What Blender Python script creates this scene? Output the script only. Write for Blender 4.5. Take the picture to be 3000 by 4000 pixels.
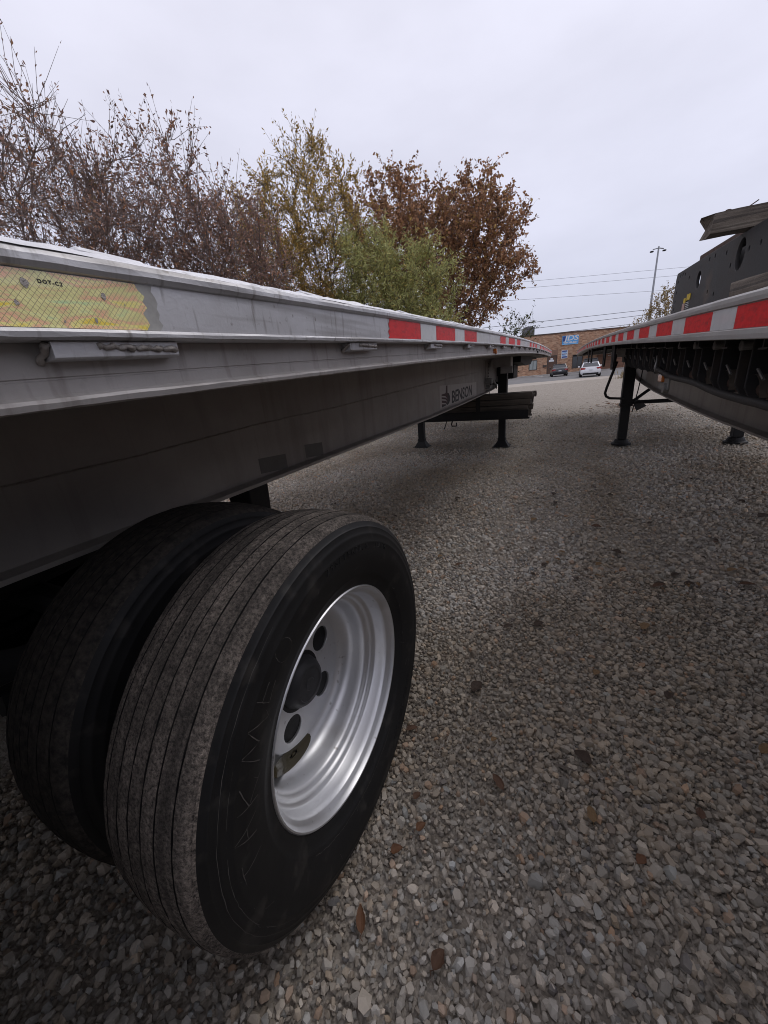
import bpy, bmesh, math, random
import numpy as np
from mathutils import Matrix, Vector
random.seed(7); RNG = np.random.default_rng(11)
for o in list(bpy.data.objects): bpy.data.objects.remove(o)
SC = bpy.context.scene; COL = SC.collection
R = math.radians
# ------------------------------------------------------------------ camera
CAM_H, PITCH, ROLL, YAW, FPX = 1.32585, 0.33807, -0.09064, 0.44855, 1449.6     # fitted; pixels of a 3000 x 4000 frame
_f = np.array([-math.sin(YAW)*math.cos(PITCH), math.cos(YAW)*math.cos(PITCH), -math.sin(PITCH)])
_r0 = np.array([math.cos(YAW), math.sin(YAW), 0.0]); _u0 = np.cross(_r0, _f)
_r = _r0*math.cos(ROLL)+_u0*math.sin(ROLL); _u = -_r0*math.sin(ROLL)+_u0*math.cos(ROLL)
cam = bpy.data.cameras.new('camera'); camo = bpy.data.objects.new('camera', cam); COL.objects.link(camo)
cam.sensor_fit = 'HORIZONTAL'; cam.sensor_width = 36.0; cam.lens = 36.0*FPX/3000.0
cam.clip_start = 0.02; cam.clip_end = 2000
M = Matrix.Identity(4)
for i in range(3): M[i][0] = _r[i]; M[i][1] = _u[i]; M[i][2] = -_f[i]
M[2][3] = CAM_H; camo.matrix_world = M; SC.camera = camo
def ray(px, py): return (px-1500)/FPX*_r-(py-2000)/FPX*_u+_f
def on_ground(px, py, z=0.0): d = ray(px, py); q = d*((z-CAM_H)/d[2]); return Vector((q[0], q[1], z))
def on_plane(px, py, p0, n):
    d = ray(px, py); o = np.array([0, 0, CAM_H]); t = np.dot(np.array(p0)-o, n)/np.dot(d, n); return o+d*t
def at_y(px, py, y): d = ray(px, py); q = d*(y/d[1]); return Vector((q[0], q[1], q[2]+CAM_H))
# ------------------------------------------------------------------ world, sun, exposure
SUN_EL, SUN_AZ = 52.0, 35.0        # azimuth clockwise from +Y
W = bpy.data.worlds.new('World'); SC.world = W; W.use_nodes = True
nt = W.node_tree; nt.nodes.clear()
def wn(t, **k):
    n = nt.nodes.new(t)
    for a, b in k.items(): setattr(n, a, b)
    return n
wo = wn('ShaderNodeOutputWorld'); bg = wn('ShaderNodeBackground'); tc = wn('ShaderNodeTexCoord')
sky = wn('ShaderNodeTexSky', sky_type='NISHITA', sun_disc=False, sun_elevation=R(SUN_EL), sun_rotation=R(SUN_AZ))
skm = wn('ShaderNodeMix', data_type='RGBA'); skm.inputs[0].default_value = 0.07
sx = wn('ShaderNodeSeparateXYZ'); rp = wn('ShaderNodeValToRGB'); no = wn('ShaderNodeTexNoise'); mp = wn('ShaderNodeMapping')
sks = wn('ShaderNodeMix', data_type='RGBA', blend_type='MULTIPLY'); sks.inputs[0].default_value = 1; sks.inputs[7].default_value = (.1, .1, .1, 1)
rp.color_ramp.elements[0].position = 0.0; rp.color_ramp.elements[0].color = (.55, .57, .705, 1)
rp.color_ramp.elements[1].position = 0.75; rp.color_ramp.elements[1].color = (.85, .84, .96, 1)
e = rp.color_ramp.elements.new(.3); e.color = (.72, .725, .855, 1)
mp.inputs['Scale'].default_value = (1.3, 1.3, 3.2); no.inputs['Scale'].default_value = 1.7; no.inputs['Detail'].default_value = 5
cl = wn('ShaderNodeMapRange'); cl.inputs[1].default_value = .3; cl.inputs[2].default_value = .7; cl.inputs[3].default_value = .87; cl.inputs[4].default_value = 1.07
mul = wn('ShaderNodeMix', data_type='RGBA', blend_type='MULTIPLY'); mul.inputs[0].default_value = 1
L = nt.links.new
L(tc.outputs['Generated'], sx.inputs[0]); L(sx.outputs['Z'], rp.inputs[0]); L(tc.outputs['Generated'], mp.inputs[0]); L(mp.outputs[0], no.inputs[0])
L(no.outputs[0], cl.inputs[0]); L(rp.outputs[0], mul.inputs[6]); L(cl.outputs[0], mul.inputs[7])
L(sky.outputs[0], sks.inputs[6]); L(mul.outputs[2], skm.inputs[6]); L(sks.outputs[2], skm.inputs[7])
L(skm.outputs[2], bg.inputs[0]); bg.inputs[1].default_value = 1.0; L(bg.outputs[0], wo.inputs[0])
sl = bpy.data.lights.new('sun', 'SUN'); sl.energy = 0.6; sl.angle = R(25); sl.color = (1, .97, .93)
so = bpy.data.objects.new('sun', sl); COL.objects.link(so)
sd = Vector((math.sin(R(SUN_AZ))*math.cos(R(SUN_EL)), math.cos(R(SUN_AZ))*math.cos(R(SUN_EL)), math.sin(R(SUN_EL))))
so.rotation_euler = sd.to_track_quat('Z', 'Y').to_euler(); so.location = (0, 0, 30)
SC.cycles.filter_width = 1.0
vs = SC.view_settings; vs.view_transform = 'Standard'; vs.look = 'None'; vs.exposure = 0.13; vs.gamma = 1.0; vs.use_curve_mapping = False

# ------------------------------------------------------------------ helpers
def tag(o, label=None, cat=None, group=None, kind=None):
    if label: o['label'] = label
    if cat: o['category'] = cat
    if group: o['group'] = group
    if kind: o['kind'] = kind
    return o
def empty(name, loc=(0, 0, 0), rz=0.0, parent=None):
    o = bpy.data.objects.new(name, None); COL.objects.link(o); o.location = loc; o.rotation_euler = (0, 0, rz); o.empty_display_size = .2
    if parent: o.parent = parent
    return o
def link(name, me, mats=None, parent=None, loc=None, rot=None, smooth=None):
    o = bpy.data.objects.new(name, me); COL.objects.link(o)
    if mats is not None and not me.materials:
        for m in (mats if isinstance(mats, (list, tuple)) else [mats]): me.materials.append(m)
    if parent: o.parent = parent
    if loc is not None: o.location = loc
    if rot is not None: o.rotation_euler = rot
    return o
class MB:
    def __init__(s): s.v = []; s.f = []; s.mi = []; s.cur = 0
    def add(s, vs_, fs):
        b = len(s.v); s.v += [tuple(p) for p in vs_]; s.f += [tuple(i+b for i in q) for q in fs]; s.mi += [s.cur]*len(fs); return s
    def box(s, c, d, rot=None, taper=1.0):
        hx, hy, hz = d[0]/2, d[1]/2, d[2]/2
        vv = [Vector((x*hx*(taper if z > 0 else 1), y*hy*(taper if z > 0 else 1), z*hz)) for z in (-1, 1) for y in (-1, 1) for x in (-1, 1)]
        if rot is not None: vv = [rot @ p for p in vv]
        return s.add([p+Vector(c) for p in vv], [(0, 2, 3, 1), (4, 5, 7, 6), (0, 1, 5, 4), (2, 6, 7, 3), (0, 4, 6, 2), (1, 3, 7, 5)])
    def b2(s, x0, x1, y0, y1, z0, z1): return s.box(((x0+x1)/2, (y0+y1)/2, (z0+z1)/2), (abs(x1-x0), abs(y1-y0), abs(z1-z0)))
    def tube(s, pts, r, n=8, caps=True):
        pts = [Vector(p) for p in pts]; rs = r if isinstance(r, (list, tuple)) else [r]*len(pts)
        rings = []; up = None
        for i, p in enumerate(pts):
            t = (pts[min(i+1, len(pts)-1)]-pts[max(i-1, 0)]).normalized()
            if up is None: up = Vector((0, 0, 1)) if abs(t.z) < .9 else Vector((1, 0, 0))
            a = t.cross(up).normalized(); b = a.cross(t).normalized(); up = b
            rings.append([p+(a*math.cos(2*math.pi*k/n)+b*math.sin(2*math.pi*k/n))*rs[i] for k in range(n)])
        fs = []
        for i in range(len(pts)-1):
            for k in range(n): fs.append((i*n+k, i*n+(k+1) % n, (i+1)*n+(k+1) % n, (i+1)*n+k))
        if caps: fs += [tuple(range(n-1, -1, -1)), tuple((len(pts)-1)*n+k for k in range(n))]
        return s.add([q for g in rings for q in g], fs)
    def cyl(s, a, b, r, n=16, r2=None): return s.tube([a, b], [r, r if r2 is None else r2], n)
    def sweep(s, rings, closed=True, caps=True):
        n = len(rings[0]); fs = []
        for i in range(len(rings)-1):
            for k in range(n if closed else n-1): fs.append((i*n+k, i*n+(k+1) % n, (i+1)*n+(k+1) % n, (i+1)*n+k))
        if caps: fs += [tuple(range(n-1, -1, -1)), tuple((len(rings)-1)*n+k for k in range(n))]
        return s.add([q for g in rings for q in g], fs)
    def lathe(s, prof, n=64, closed=False, mats=None):      # prof [(axial x, radius)], axis = X
        rings = [[(x, r*math.cos(2*math.pi*k/n), r*math.sin(2*math.pi*k/n)) for k in range(n)] for x, r in prof]
        m = len(rings); b = len(s.v); s.v += [p for g in rings for p in g]
        for i in range(m if closed else m-1):
            j = (i+1) % m
            for k in range(n):
                s.f.append((b+i*n+k, b+i*n+(k+1) % n, b+j*n+(k+1) % n, b+j*n+k)); s.mi.append(mats[i] if mats else s.cur)
        return s
    def mesh(s, name, bevel=0.0, smooth=False, recalc=True, seg=2, angle=None):
        me = bpy.data.meshes.new(name); me.from_pydata(s.v, [], s.f)
        me.polygons.foreach_set('material_index', s.mi)
        if recalc or bevel:
            bm = bmesh.new(); bm.from_mesh(me)
            if recalc: bmesh.ops.recalc_face_normals(bm, faces=bm.faces)
            if bevel:
                es = [e for e in bm.edges if len(e.link_faces) == 2 and e.calc_face_angle(0) > .5]
                bmesh.ops.bevel(bm, geom=es, offset=bevel, segments=seg, profile=.5, affect='EDGES', clamp_overlap=True)
            bm.to_mesh(me); bm.free()
        if smooth: me.polygons.foreach_set('use_smooth', [True]*len(me.polygons))
        if angle is not None: me.set_sharp_from_angle(angle=angle)
        me.update(); return me
    def build(s, name, mat, parent=None, loc=None, rot=None, **k): return link(name, s.mesh(name, **k), mat, parent, loc, rot)
def copy_tree(o, parent=None):
    c = o.copy(); COL.objects.link(c); c.parent = parent
    for ch in list(o.children): copy_tree(ch, c)
    return c
def text_mesh(txt, size, shear=0.0, offset=0.0, extrude=0.0008, align='LEFT', space=1.0):
    cu = bpy.data.curves.new('lettering', 'FONT'); cu.body = txt; cu.size = size; cu.shear = shear; cu.offset = offset; cu.extrude = extrude
    cu.align_x = align; cu.space_character = space; cu.resolution_u = 3
    o = bpy.data.objects.new('lettering', cu); COL.objects.link(o); bpy.context.view_layer.update()
    me = bpy.data.meshes.new_from_object(o.evaluated_get(bpy.context.evaluated_depsgraph_get()))
    bpy.data.objects.remove(o); bpy.data.curves.remove(cu); me.name = 'lettering'; return me
def plate_mesh(outer, holes, thick, bevel=0.0):       # 2D outline (x,y) with round holes -> solid plate in XY plane
    cu = bpy.data.curves.new('plate', 'CURVE'); cu.dimensions = '2D'; cu.fill_mode = 'BOTH'; cu.extrude = thick/2; cu.bevel_depth = bevel; cu.bevel_resolution = 1
    loops = [outer]+[[(cx+rx*math.cos(2*math.pi*k/20), cy+ry*math.sin(2*math.pi*k/20)) for k in range(20)] for cx, cy, rx, ry in holes]
    for lp in loops:
        sp = cu.splines.new('POLY'); sp.points.add(len(lp)-1); sp.use_cyclic_u = True
        for p, q in zip(sp.points, lp): p.co = (q[0], q[1], 0, 1)
    o = bpy.data.objects.new('plate', cu); COL.objects.link(o); bpy.context.view_layer.update()
    me = bpy.data.meshes.new_from_object(o.evaluated_get(bpy.context.evaluated_depsgraph_get()))
    bpy.data.objects.remove(o); bpy.data.curves.remove(cu); return me
def basis(xa, ya, loc):                                # object matrix from two axes
    xa = Vector(xa).normalized(); ya = Vector(ya); ya = (ya-xa*ya.dot(xa)).normalized(); za = xa.cross(ya)
    m = Matrix.Identity(4)
    for i in range(3): m[i][0] = xa[i]; m[i][1] = ya[i]; m[i][2] = za[i]; m[i][3] = loc[i]
    return m

# ------------------------------------------------------------------ materials
def mat(name, base, rough=.6, metal=0.0, var=None, bump=None, streak=None, spec=.5, col2=None, coat=0.0, attr=None, trans=0.0):
    """var=(scale, amount, detail): mottling towards col2; streak=(scale xyz, col, lo, hi): dirt; bump=(scale, strength, dist)"""
    m = bpy.data.materials.new(name); m.use_nodes = True; t = m.node_tree; p = t.nodes['Principled BSDF']; N = t.nodes.new; K = t.links.new
    p.inputs['Roughness'].default_value = rough; p.inputs['Metallic'].default_value = metal; p.inputs['Specular IOR Level'].default_value = spec
    p.inputs['Coat Weight'].default_value = coat
    co = N('ShaderNodeTexCoord'); cur = None
    def rgb(c): n = N('ShaderNodeRGB'); n.outputs[0].default_value = (*c, 1); return n.outputs[0]
    cur = rgb(base)
    if attr:
        a = N('ShaderNodeAttribute'); a.attribute_name = attr; mx = N('ShaderNodeMix'); mx.data_type = 'RGBA'; mx.blend_type = 'MULTIPLY'; mx.inputs[0].default_value = 1
        K(cur, mx.inputs[6]); K(a.outputs['Color'], mx.inputs[7]); cur = mx.outputs[2]
    if var:
        n = N('ShaderNodeTexNoise'); n.inputs['Scale'].default_value = var[0]; n.inputs['Detail'].default_value = var[2] if len(var) > 2 else 6; n.inputs['Roughness'].default_value = .65
        K(co.outputs['Object'], n.inputs[0]); r = N('ShaderNodeMapRange'); r.inputs[1].default_value = .35; r.inputs[2].default_value = .65; r.inputs[3].default_value = 0; r.inputs[4].default_value = var[1]
        K(n.outputs[0], r.inputs[0]); mx = N('ShaderNodeMix'); mx.data_type = 'RGBA'; K(r.outputs[0], mx.inputs[0]); K(cur, mx.inputs[6]); K(rgb(col2 or tuple(c*.5 for c in base)), mx.inputs[7]); cur = mx.outputs[2]
        rr = N('ShaderNodeMapRange'); rr.inputs[3].default_value = max(rough-.1, .05); rr.inputs[4].default_value = min(rough+.15, 1); K(n.outputs[0], rr.inputs[0]); K(rr.outputs[0], p.inputs['Roughness'])
    for st in (streak if isinstance(streak, list) else [streak] if streak else []):
        mpn = N('ShaderNodeMapping'); mpn.inputs['Scale'].default_value = st[0]; K(co.outputs['Object'], mpn.inputs[0])
        n = N('ShaderNodeTexNoise'); n.inputs['Scale'].default_value = 1; n.inputs['Detail'].default_value = 4; K(mpn.outputs[0], n.inputs[0])
        r = N('ShaderNodeMapRange'); r.inputs[1].default_value = st[2]; r.inputs[2].default_value = st[3]; r.inputs[3].default_value = 0; r.inputs[4].default_value = st[4] if len(st) > 4 else .8; K(n.outputs[0], r.inputs[0])
        mx = N('ShaderNodeMix'); mx.data_type = 'RGBA'; K(r.outputs[0], mx.inputs[0]); K(cur, mx.inputs[6]); K(rgb(st[1]), mx.inputs[7]); cur = mx.outputs[2]
    K(cur, p.inputs['Base Color'])
    if bump:
        n = N('ShaderNodeTexNoise'); n.inputs['Scale'].default_value = bump[0]; n.inputs['Detail'].default_value = 8; n.inputs['Roughness'].default_value = .7
        K(co.outputs['Object'], n.inputs[0]); b = N('ShaderNodeBump'); b.inputs['Strength'].default_value = bump[1]; b.inputs['Distance'].default_value = bump[2]
        K(n.outputs[0], b.inputs['Height']); K(b.outputs[0], p.inputs['Normal'])
    if trans:
        tr = N('ShaderNodeBsdfTranslucent'); K(cur, tr.inputs[0]); ms = N('ShaderNodeMixShader'); ms.inputs[0].default_value = trans
        K(p.outputs[0], ms.inputs[1]); K(tr.outputs[0], ms.inputs[2]); K(ms.outputs[0], t.nodes['Material Output'].inputs[0])
    return m
MT = {}
MT['alu'] = mat('weathered_aluminium', (.58, .575, .58), .46, .6, var=(9, .55, 8), col2=(.42, .41, .405), bump=(160, .2, .002), streak=[((60, 2.2, 40), (.25, .235, .22), .52, .7, .7), ((3, 90, 12), (.2, .18, .16), .58, .75, .7), ((70, 70, 70), (.18, .16, .14), .66, .76, .7)])
MT['alu_rough'] = mat('scuffed_aluminium', (.82, .82, .83), .45, .35, var=(40, .5, 8), col2=(.6, .59, .59), bump=(90, .5, .004), streak=((8, 30, 80), (.18, .165, .15), .6, .8, .6))
MT['alu_dirty'] = mat('dirty_aluminium', (.46, .435, .415), .55, .25, var=(7, .6, 8), col2=(.31, .28, .255), bump=(120, .15, .002), streak=[((5, 55, 7), (.16, .13, .105), .55, .76, .65), ((20, 20, 20), (.13, .105, .08), .66, .8, .5)])
MT['alu_web'] = mat('beam_aluminium', (.36, .335, .31), .5, .25, var=(3.2, .5, 7), col2=(.25, .225, .205), bump=(70, .08, .002), streak=[((3, 9, 1.2), (.14, .115, .1), .52, .8, .5), ((2, 60, 2), (.22, .195, .17), .6, .8, .4)])
MT['weld'] = mat('weld_bead', (.42, .39, .36), .5, .6, bump=(120, .8, .004), var=(30, .6), col2=(.24, .2, .17))
MT['alu_polish'] = mat('polished_wheel_aluminium', (.76, .765, .78), .40, .9, var=(5, .3, 8), col2=(.57, .57, .59), streak=[((40, 40, 40), (.22, .19, .16), .68, .78, .7), ((6, 6, 6), (.34, .31, .28), .62, .8, .4)], bump=(260, .04, .001))
MT['rub_side'] = mat('tyre_sidewall_rubber', (.009, .009, .0095), .55, 0, var=(11, .5, 8), col2=(.018, .017, .0165), bump=(80, .12, .002), streak=((16, 16, 16), (.06, .054, .048), .57, .76, .6), spec=.3)
def tread_mat():
    m = bpy.data.materials.new('dusty_tread_rubber'); m.use_nodes = True; t = m.node_tree; p = t.nodes['Principled BSDF']; N = t.nodes.new; K = t.links.new
    p.inputs['Roughness'].default_value = .88; p.inputs['Specular IOR Level'].default_value = .2; co = N('ShaderNodeTexCoord')
    def nz(sc, det=6, ro=.65, st=None):
        n = N('ShaderNodeTexNoise'); n.inputs['Scale'].default_value = sc; n.inputs['Detail'].default_value = det; n.inputs['Roughness'].default_value = ro
        if st: mm = N('ShaderNodeMapping'); mm.inputs['Scale'].default_value = st; K(co.outputs['Object'], mm.inputs[0]); K(mm.outputs[0], n.inputs[0])
        else: K(co.outputs['Object'], n.inputs[0])
        return n.outputs[0]
    def rng(x, a, b, lo=0, hi=1): r = N('ShaderNodeMapRange'); r.inputs[1].default_value = a; r.inputs[2].default_value = b; r.inputs[3].default_value = lo; r.inputs[4].default_value = hi; K(x, r.inputs[0]); return r.outputs[0]
    def op(o, x, y): n = N('ShaderNodeMath'); n.operation = o; K(x, n.inputs[0]); K(y, n.inputs[1]); return n.outputs[0]
    fine = rng(nz(150, 5, .78), .36, .64, .05, 1); big = rng(nz(13, 9, .78), .38, .62, .38, 1); band = rng(nz(1, 3, .6, (34, 1.2, 1.2)), .36, .64, .35, 1)
    f = op('MULTIPLY', op('MULTIPLY', fine, big), band)
    mx = N('ShaderNodeMix'); mx.data_type = 'RGBA'; mx.inputs[6].default_value = (.035, .032, .03, 1); mx.inputs[7].default_value = (.50, .425, .36, 1); K(f, mx.inputs[0]); K(mx.outputs[2], p.inputs['Base Color'])
    b = N('ShaderNodeBump'); b.inputs['Strength'].default_value = .8; b.inputs['Distance'].default_value = .004; K(fine, b.inputs['Height']); K(b.outputs[0], p.inputs['Normal']); return m
MT['rub_tread'] = tread_mat()
MT['chalk'] = mat('chalk_mark', (.085, .078, .072), .9)
MT['black'] = mat('black_painted_steel', (.0095, .0095, .0105), .6, 0, spec=.3, var=(14, .6), col2=(.02, .018, .017), bump=(60, .2, .003))
MT['black_worn'] = mat('worn_black_steel', (.028, .028, .03), .5, .1, var=(7, .7, 8), col2=(.06, .054, .05), bump=(70, .25, .003), streak=[((5, 5, 5), (.1, .075, .058), .6, .7, .7), ((2, 9, 1), (.035, .034, .036), .5, .7, .6)])
MT['steel_grey'] = mat('galvanised_steel', (.3, .295, .285), .5, .6, var=(20, .5), col2=(.2, .185, .17))
MT['rust'] = mat('rusty_steel', (.10, .06, .045), .8, .1, var=(18, .7), col2=(.05, .035, .03), bump=(60, .4, .003))
MT['timber_dark'] = mat('dark_wet_timber', (.10, .082, .066), .85, 0, var=(5, .6), col2=(.05, .042, .035), streak=((2, 60, 60), (.022, .019, .016), .45, .65, .8), bump=(40, .5, .006))
MT['timber'] = mat('weathered_timber', (.17, .14, .112), .85, 0, var=(6, .6, 8), col2=(.11, .09, .072), streak=[((2.5, 70, 90), (.055, .045, .037), .48, .66, .9), ((1.2, 160, 160), (.3, .26, .21), .55, .7, .5)], bump=(60, .7, .008))
MT['tape_red'] = mat('red_reflective_tape', (.68, .02, .022), .5, 0, var=(60, .35), col2=(.52, .016, .018), bump=(300, .15, .001), spec=.3, streak=[((40, 30, 90), (.3, .02, .02), .5, .75, .7), ((60, 60, 60), (.2, .1, .09), .66, .76, .8)])
MT['tape_white'] = mat('white_reflective_tape', (.54, .535, .525), .4, 0, var=(25, .4), col2=(.42, .42, .41), bump=(300, .15, .001), streak=((30, 60, 60), (.25, .24, .22), .66, .75, .7), coat=.2)
MT['decal_dark'] = mat('faded_black_decal', (.022, .022, .026), .6, var=(30, .4), col2=(.05, .045, .045))
MT['decal_maroon'] = mat('faded_maroon_decal', (.07, .03, .032), .6, var=(20, .5), col2=(.04, .025, .025))
MT['decal_light'] = mat('pale_decal_backing', (.50, .475, .455), .6, .2, var=(12, .3), col2=(.40, .375, .35))
MT['residue'] = mat('tape_residue', (.15, .142, .128), .75, .1, var=(12, .5), col2=(.2, .19, .175))
MT['amber'] = mat('amber_lens', (.45, .12, .015), .25, coat=.5)
MT['red_lens'] = mat('red_lens', (.35, .012, .012), .2, coat=.6)
MT['rubber'] = mat('black_hose', (.02, .019, .019), .6, var=(40, .6), col2=(.06, .055, .05), bump=(120, .5, .003))
MT['wood_deck'] = mat('deck_boards', (.2, .19, .18), .7, .3, var=(6, .5))
MT['yellow'] = mat('yellow_label', (.6, .42, .03), .5)
MT['pinklabel'] = mat('faded_label', (.45, .30, .26), .6)
MT['white_print'] = mat('white_print', (.62, .62, .62), .6)
MT['rail_grey'] = mat('grey_rail', (.40, .385, .365), .55, .3, var=(6, .6, 8), col2=(.3, .28, .26), bump=(120, .15, .002), streak=[((30, 30, 30), (.17, .15, .13), .62, .8, .6), ((60, 1.5, 50), (.27, .25, .23), .5, .7, .6)])
def holo_tape():
    m = mat('holographic_reflective_tape', (.62, .6, .3), .3, coat=1.0); t = m.node_tree; p = t.nodes['Principled BSDF']; N = t.nodes.new; K = t.links.new
    co = N('ShaderNodeTexCoord'); mpn = N('ShaderNodeMapping'); mpn.inputs['Scale'].default_value = (1, 9, 34); K(co.outputs['Object'], mpn.inputs[0])
    n = N('ShaderNodeTexNoise'); n.inputs['Scale'].default_value = 2.2; n.inputs['Detail'].default_value = 3; n.inputs['Distortion'].default_value = .6; K(mpn.outputs[0], n.inputs[0])
    r = N('ShaderNodeValToRGB'); el = r.color_ramp.elements
    el[0].position = .3; el[0].color = (.62, .85, .45, 1); el[1].position = .70; el[1].color = (1, .78, .12, 1)
    for ps, c in ((.4, (1, .93, .42, 1)), (.47, (.86, .82, .36, 1)), (.55, (1, .55, .36, 1)), (.62, (1, .92, .36, 1))): x = el.new(ps); x.color = c
    K(n.outputs[0], r.inputs[0]); sxn = N('ShaderNodeSeparateXYZ'); K(co.outputs['Object'], sxn.inputs[0])
    def lines(sign):
        a = N('ShaderNodeMath'); a.operation = 'MULTIPLY_ADD'; a.inputs[1].default_value = 165.0*sign; K(sxn.outputs['Z'], a.inputs[0])
        b = N('ShaderNodeMath'); b.operation = 'MULTIPLY'; b.inputs[1].default_value = 190.0; K(sxn.outputs['Y'], b.inputs[0]); K(b.outputs[0], a.inputs[2])
        f = N('ShaderNodeMath'); f.operation = 'PINGPONG'; f.inputs[1].default_value = .5; K(a.outputs[0], f.inputs[0])
        g = N('ShaderNodeMath'); g.operation = 'LESS_THAN'; g.inputs[1].default_value = .055; K(f.outputs[0], g.inputs[0]); return g.outputs[0]
    mxm = N('ShaderNodeMath'); mxm.operation = 'MAXIMUM'; K(lines(1), mxm.inputs[0]); K(lines(-1), mxm.inputs[1])
    mx = N('ShaderNodeMix'); mx.data_type = 'RGBA'; mx.inputs[7].default_value = (.42, .36, .2, 1); K(mxm.outputs[0], mx.inputs[0]); K(r.outputs[0], mx.inputs[6])
    K(mx.outputs[2], p.inputs['Base Color']); return m
MT['holo'] = holo_tape()
MT['holo_grey'] = mat('cracked_tape_edge', (.4, .39, .36), .6, var=(60, .5))

# ------------------------------------------------------------------ ground
def ground_mat():
    m = bpy.data.materials.new('gravel_ground'); m.use_nodes = True; t = m.node_tree; p = t.nodes['Principled BSDF']; N = t.nodes.new; K = t.links.new
    co = N('ShaderNodeTexCoord'); p.inputs['Roughness'].default_value = .9; p.inputs['Specular IOR Level'].default_value = .2
    v = N('ShaderNodeTexVoronoi'); v.inputs['Scale'].default_value = 34; K(co.outputs['Object'], v.inputs[0])
    v2 = N('ShaderNodeTexVoronoi'); v2.inputs['Scale'].default_value = 90; K(co.outputs['Object'], v2.inputs[0])
    r = N('ShaderNodeValToRGB'); el = r.color_ramp.elements; el[0].color = (.22, .19, .155, 1); el[1].color = (.46, .41, .35, 1)
    sp = N('ShaderNodeSeparateColor'); K(v.outputs['Color'], sp.inputs[0]); K(sp.outputs[0], r.inputs[0])
    n = N('ShaderNodeTexNoise'); n.inputs['Scale'].default_value = .55; n.inputs['Detail'].default_value = 7; K(co.outputs['Object'], n.inputs[0])
    rr = N('ShaderNodeMapRange'); rr.inputs[1].default_value = .38; rr.inputs[2].default_value = .68; rr.inputs[4].default_value = .7; K(n.outputs[0], rr.inputs[0])
    mx = N('ShaderNodeMix'); mx.data_type = 'RGBA'; mx.inputs[7].default_value = (.34, .30, .25, 1); K(rr.outputs[0], mx.inputs[0]); K(r.outputs[0], mx.inputs[6])
    n2 = N('ShaderNodeTexNoise'); n2.inputs['Scale'].default_value = 2.6; n2.inputs['Detail'].default_value = 8; K(co.outputs['Object'], n2.inputs[0])
    r2 = N('ShaderNodeMapRange'); r2.inputs[1].default_value = .56; r2.inputs[2].default_value = .72; r2.inputs[4].default_value = .6; K(n2.outputs[0], r2.inputs[0])
    mx2 = N('ShaderNodeMix'); mx2.data_type = 'RGBA'; mx2.inputs[7].default_value = (.2, .165, .135, 1); K(r2.outputs[0], mx2.inputs[0]); K(mx.outputs[2], mx2.inputs[6])
    K(mx2.outputs[2], p.inputs['Base Color'])
    ad = N('ShaderNodeMath'); ad.operation = 'MULTIPLY_ADD'; ad.inputs[1].default_value = .5; K(v2.outputs['Distance'], ad.inputs[0]); K(v.outputs['Distance'], ad.inputs[2])
    b = N('ShaderNodeBump'); b.inputs['Strength'].default_value = .9; b.inputs['Distance'].default_value = .02; b.invert = True; K(ad.outputs[0], b.inputs['Height']); K(b.outputs[0], p.inputs['Normal'])
    return m
def smooth_noise(x, y, s, seed):
    rg = np.random.default_rng(seed); o = np.zeros_like(x)
    for k in range(6):
        a = rg.uniform(0, 2*np.pi); fq = s*rg.uniform(.6, 1.7); o += np.sin((x*np.cos(a)+y*np.sin(a))*fq+rg.uniform(0, 6.28))
    return o/6
GM = ground_mat()
g = MB(); gx = np.concatenate([[-400, -60], np.linspace(-8, 8, 81), [60, 400]]); gy = np.concatenate([[-100, -20], np.linspace(-3, 15, 91), [40, 120, 800]])
def gz(x, y):
    w = np.clip((9-np.abs(x))/3, 0, 1)*np.clip((15-y)/4, 0, 1)*np.clip((y+4)/2, 0, 1)
    return w*(.012*smooth_noise(x, y, 1.6, 3)+.006*smooth_noise(x, y, 5, 4))-.008*w
XX, YY = np.meshgrid(gx, gy); ZZ = gz(XX, YY)-.011*np.clip((9-np.abs(XX))/3, 0, 1)*np.clip((15-YY)/4, 0, 1)*np.clip((YY+4)/2, 0, 1); nx, ny = len(gx), len(gy)
g.v = list(zip(XX.ravel().tolist(), YY.ravel().tolist(), ZZ.ravel().tolist()))
g.f = [(j*nx+i, j*nx+i+1, (j+1)*nx+i+1, (j+1)*nx+i) for j in range(ny-1) for i in range(nx-1)]; g.mi = [0]*len(g.f)
tag(g.build('ground', GM, smooth=True), kind='structure')
asphalt = mat('asphalt', (.13, .127, .125), .9, 0, var=(.5, .7, 8), col2=(.22, .21, .2), bump=(40, .3, .01))
sandy = mat('sandy_verge', (.42, .37, .31), .95, 0, var=(1.2, .6, 8), col2=(.3, .26, .22))
# building frame
BU = Vector((math.cos(YAW), math.sin(YAW), 0)); BN = Vector((math.sin(YAW), -math.cos(YAW), 0)); BO = Vector((-5.6, 66.1, 0))
def wallpt(px, py, out=0.0):
    p = on_plane(px, py, BO+BN*out, np.array(BN)); d = Vector(p)-BO; return d.dot(BU), p[2]
a = MB(); a.add([tuple(BO+BU*u+BN*n+Vector((0, 0, .008))) for u, n in ((-60, -2), (80, -2), (80, 26), (-60, 26))], [(0, 1, 2, 3)])
tag(a.build('asphalt_lot', asphalt, recalc=False), kind='structure')
a = MB(); a.add([tuple(BO+BU*u+BN*n+Vector((0, 0, .004))) for u, n in ((-60, 25.5), (80, 25.5), (80, 31), (40, 29.5), (20, 31.5), (5, 30), (-15, 32), (-60, 30))], [tuple(range(8))])
tag(a.build('sandy_strip', sandy, recalc=False), kind='structure')

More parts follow.
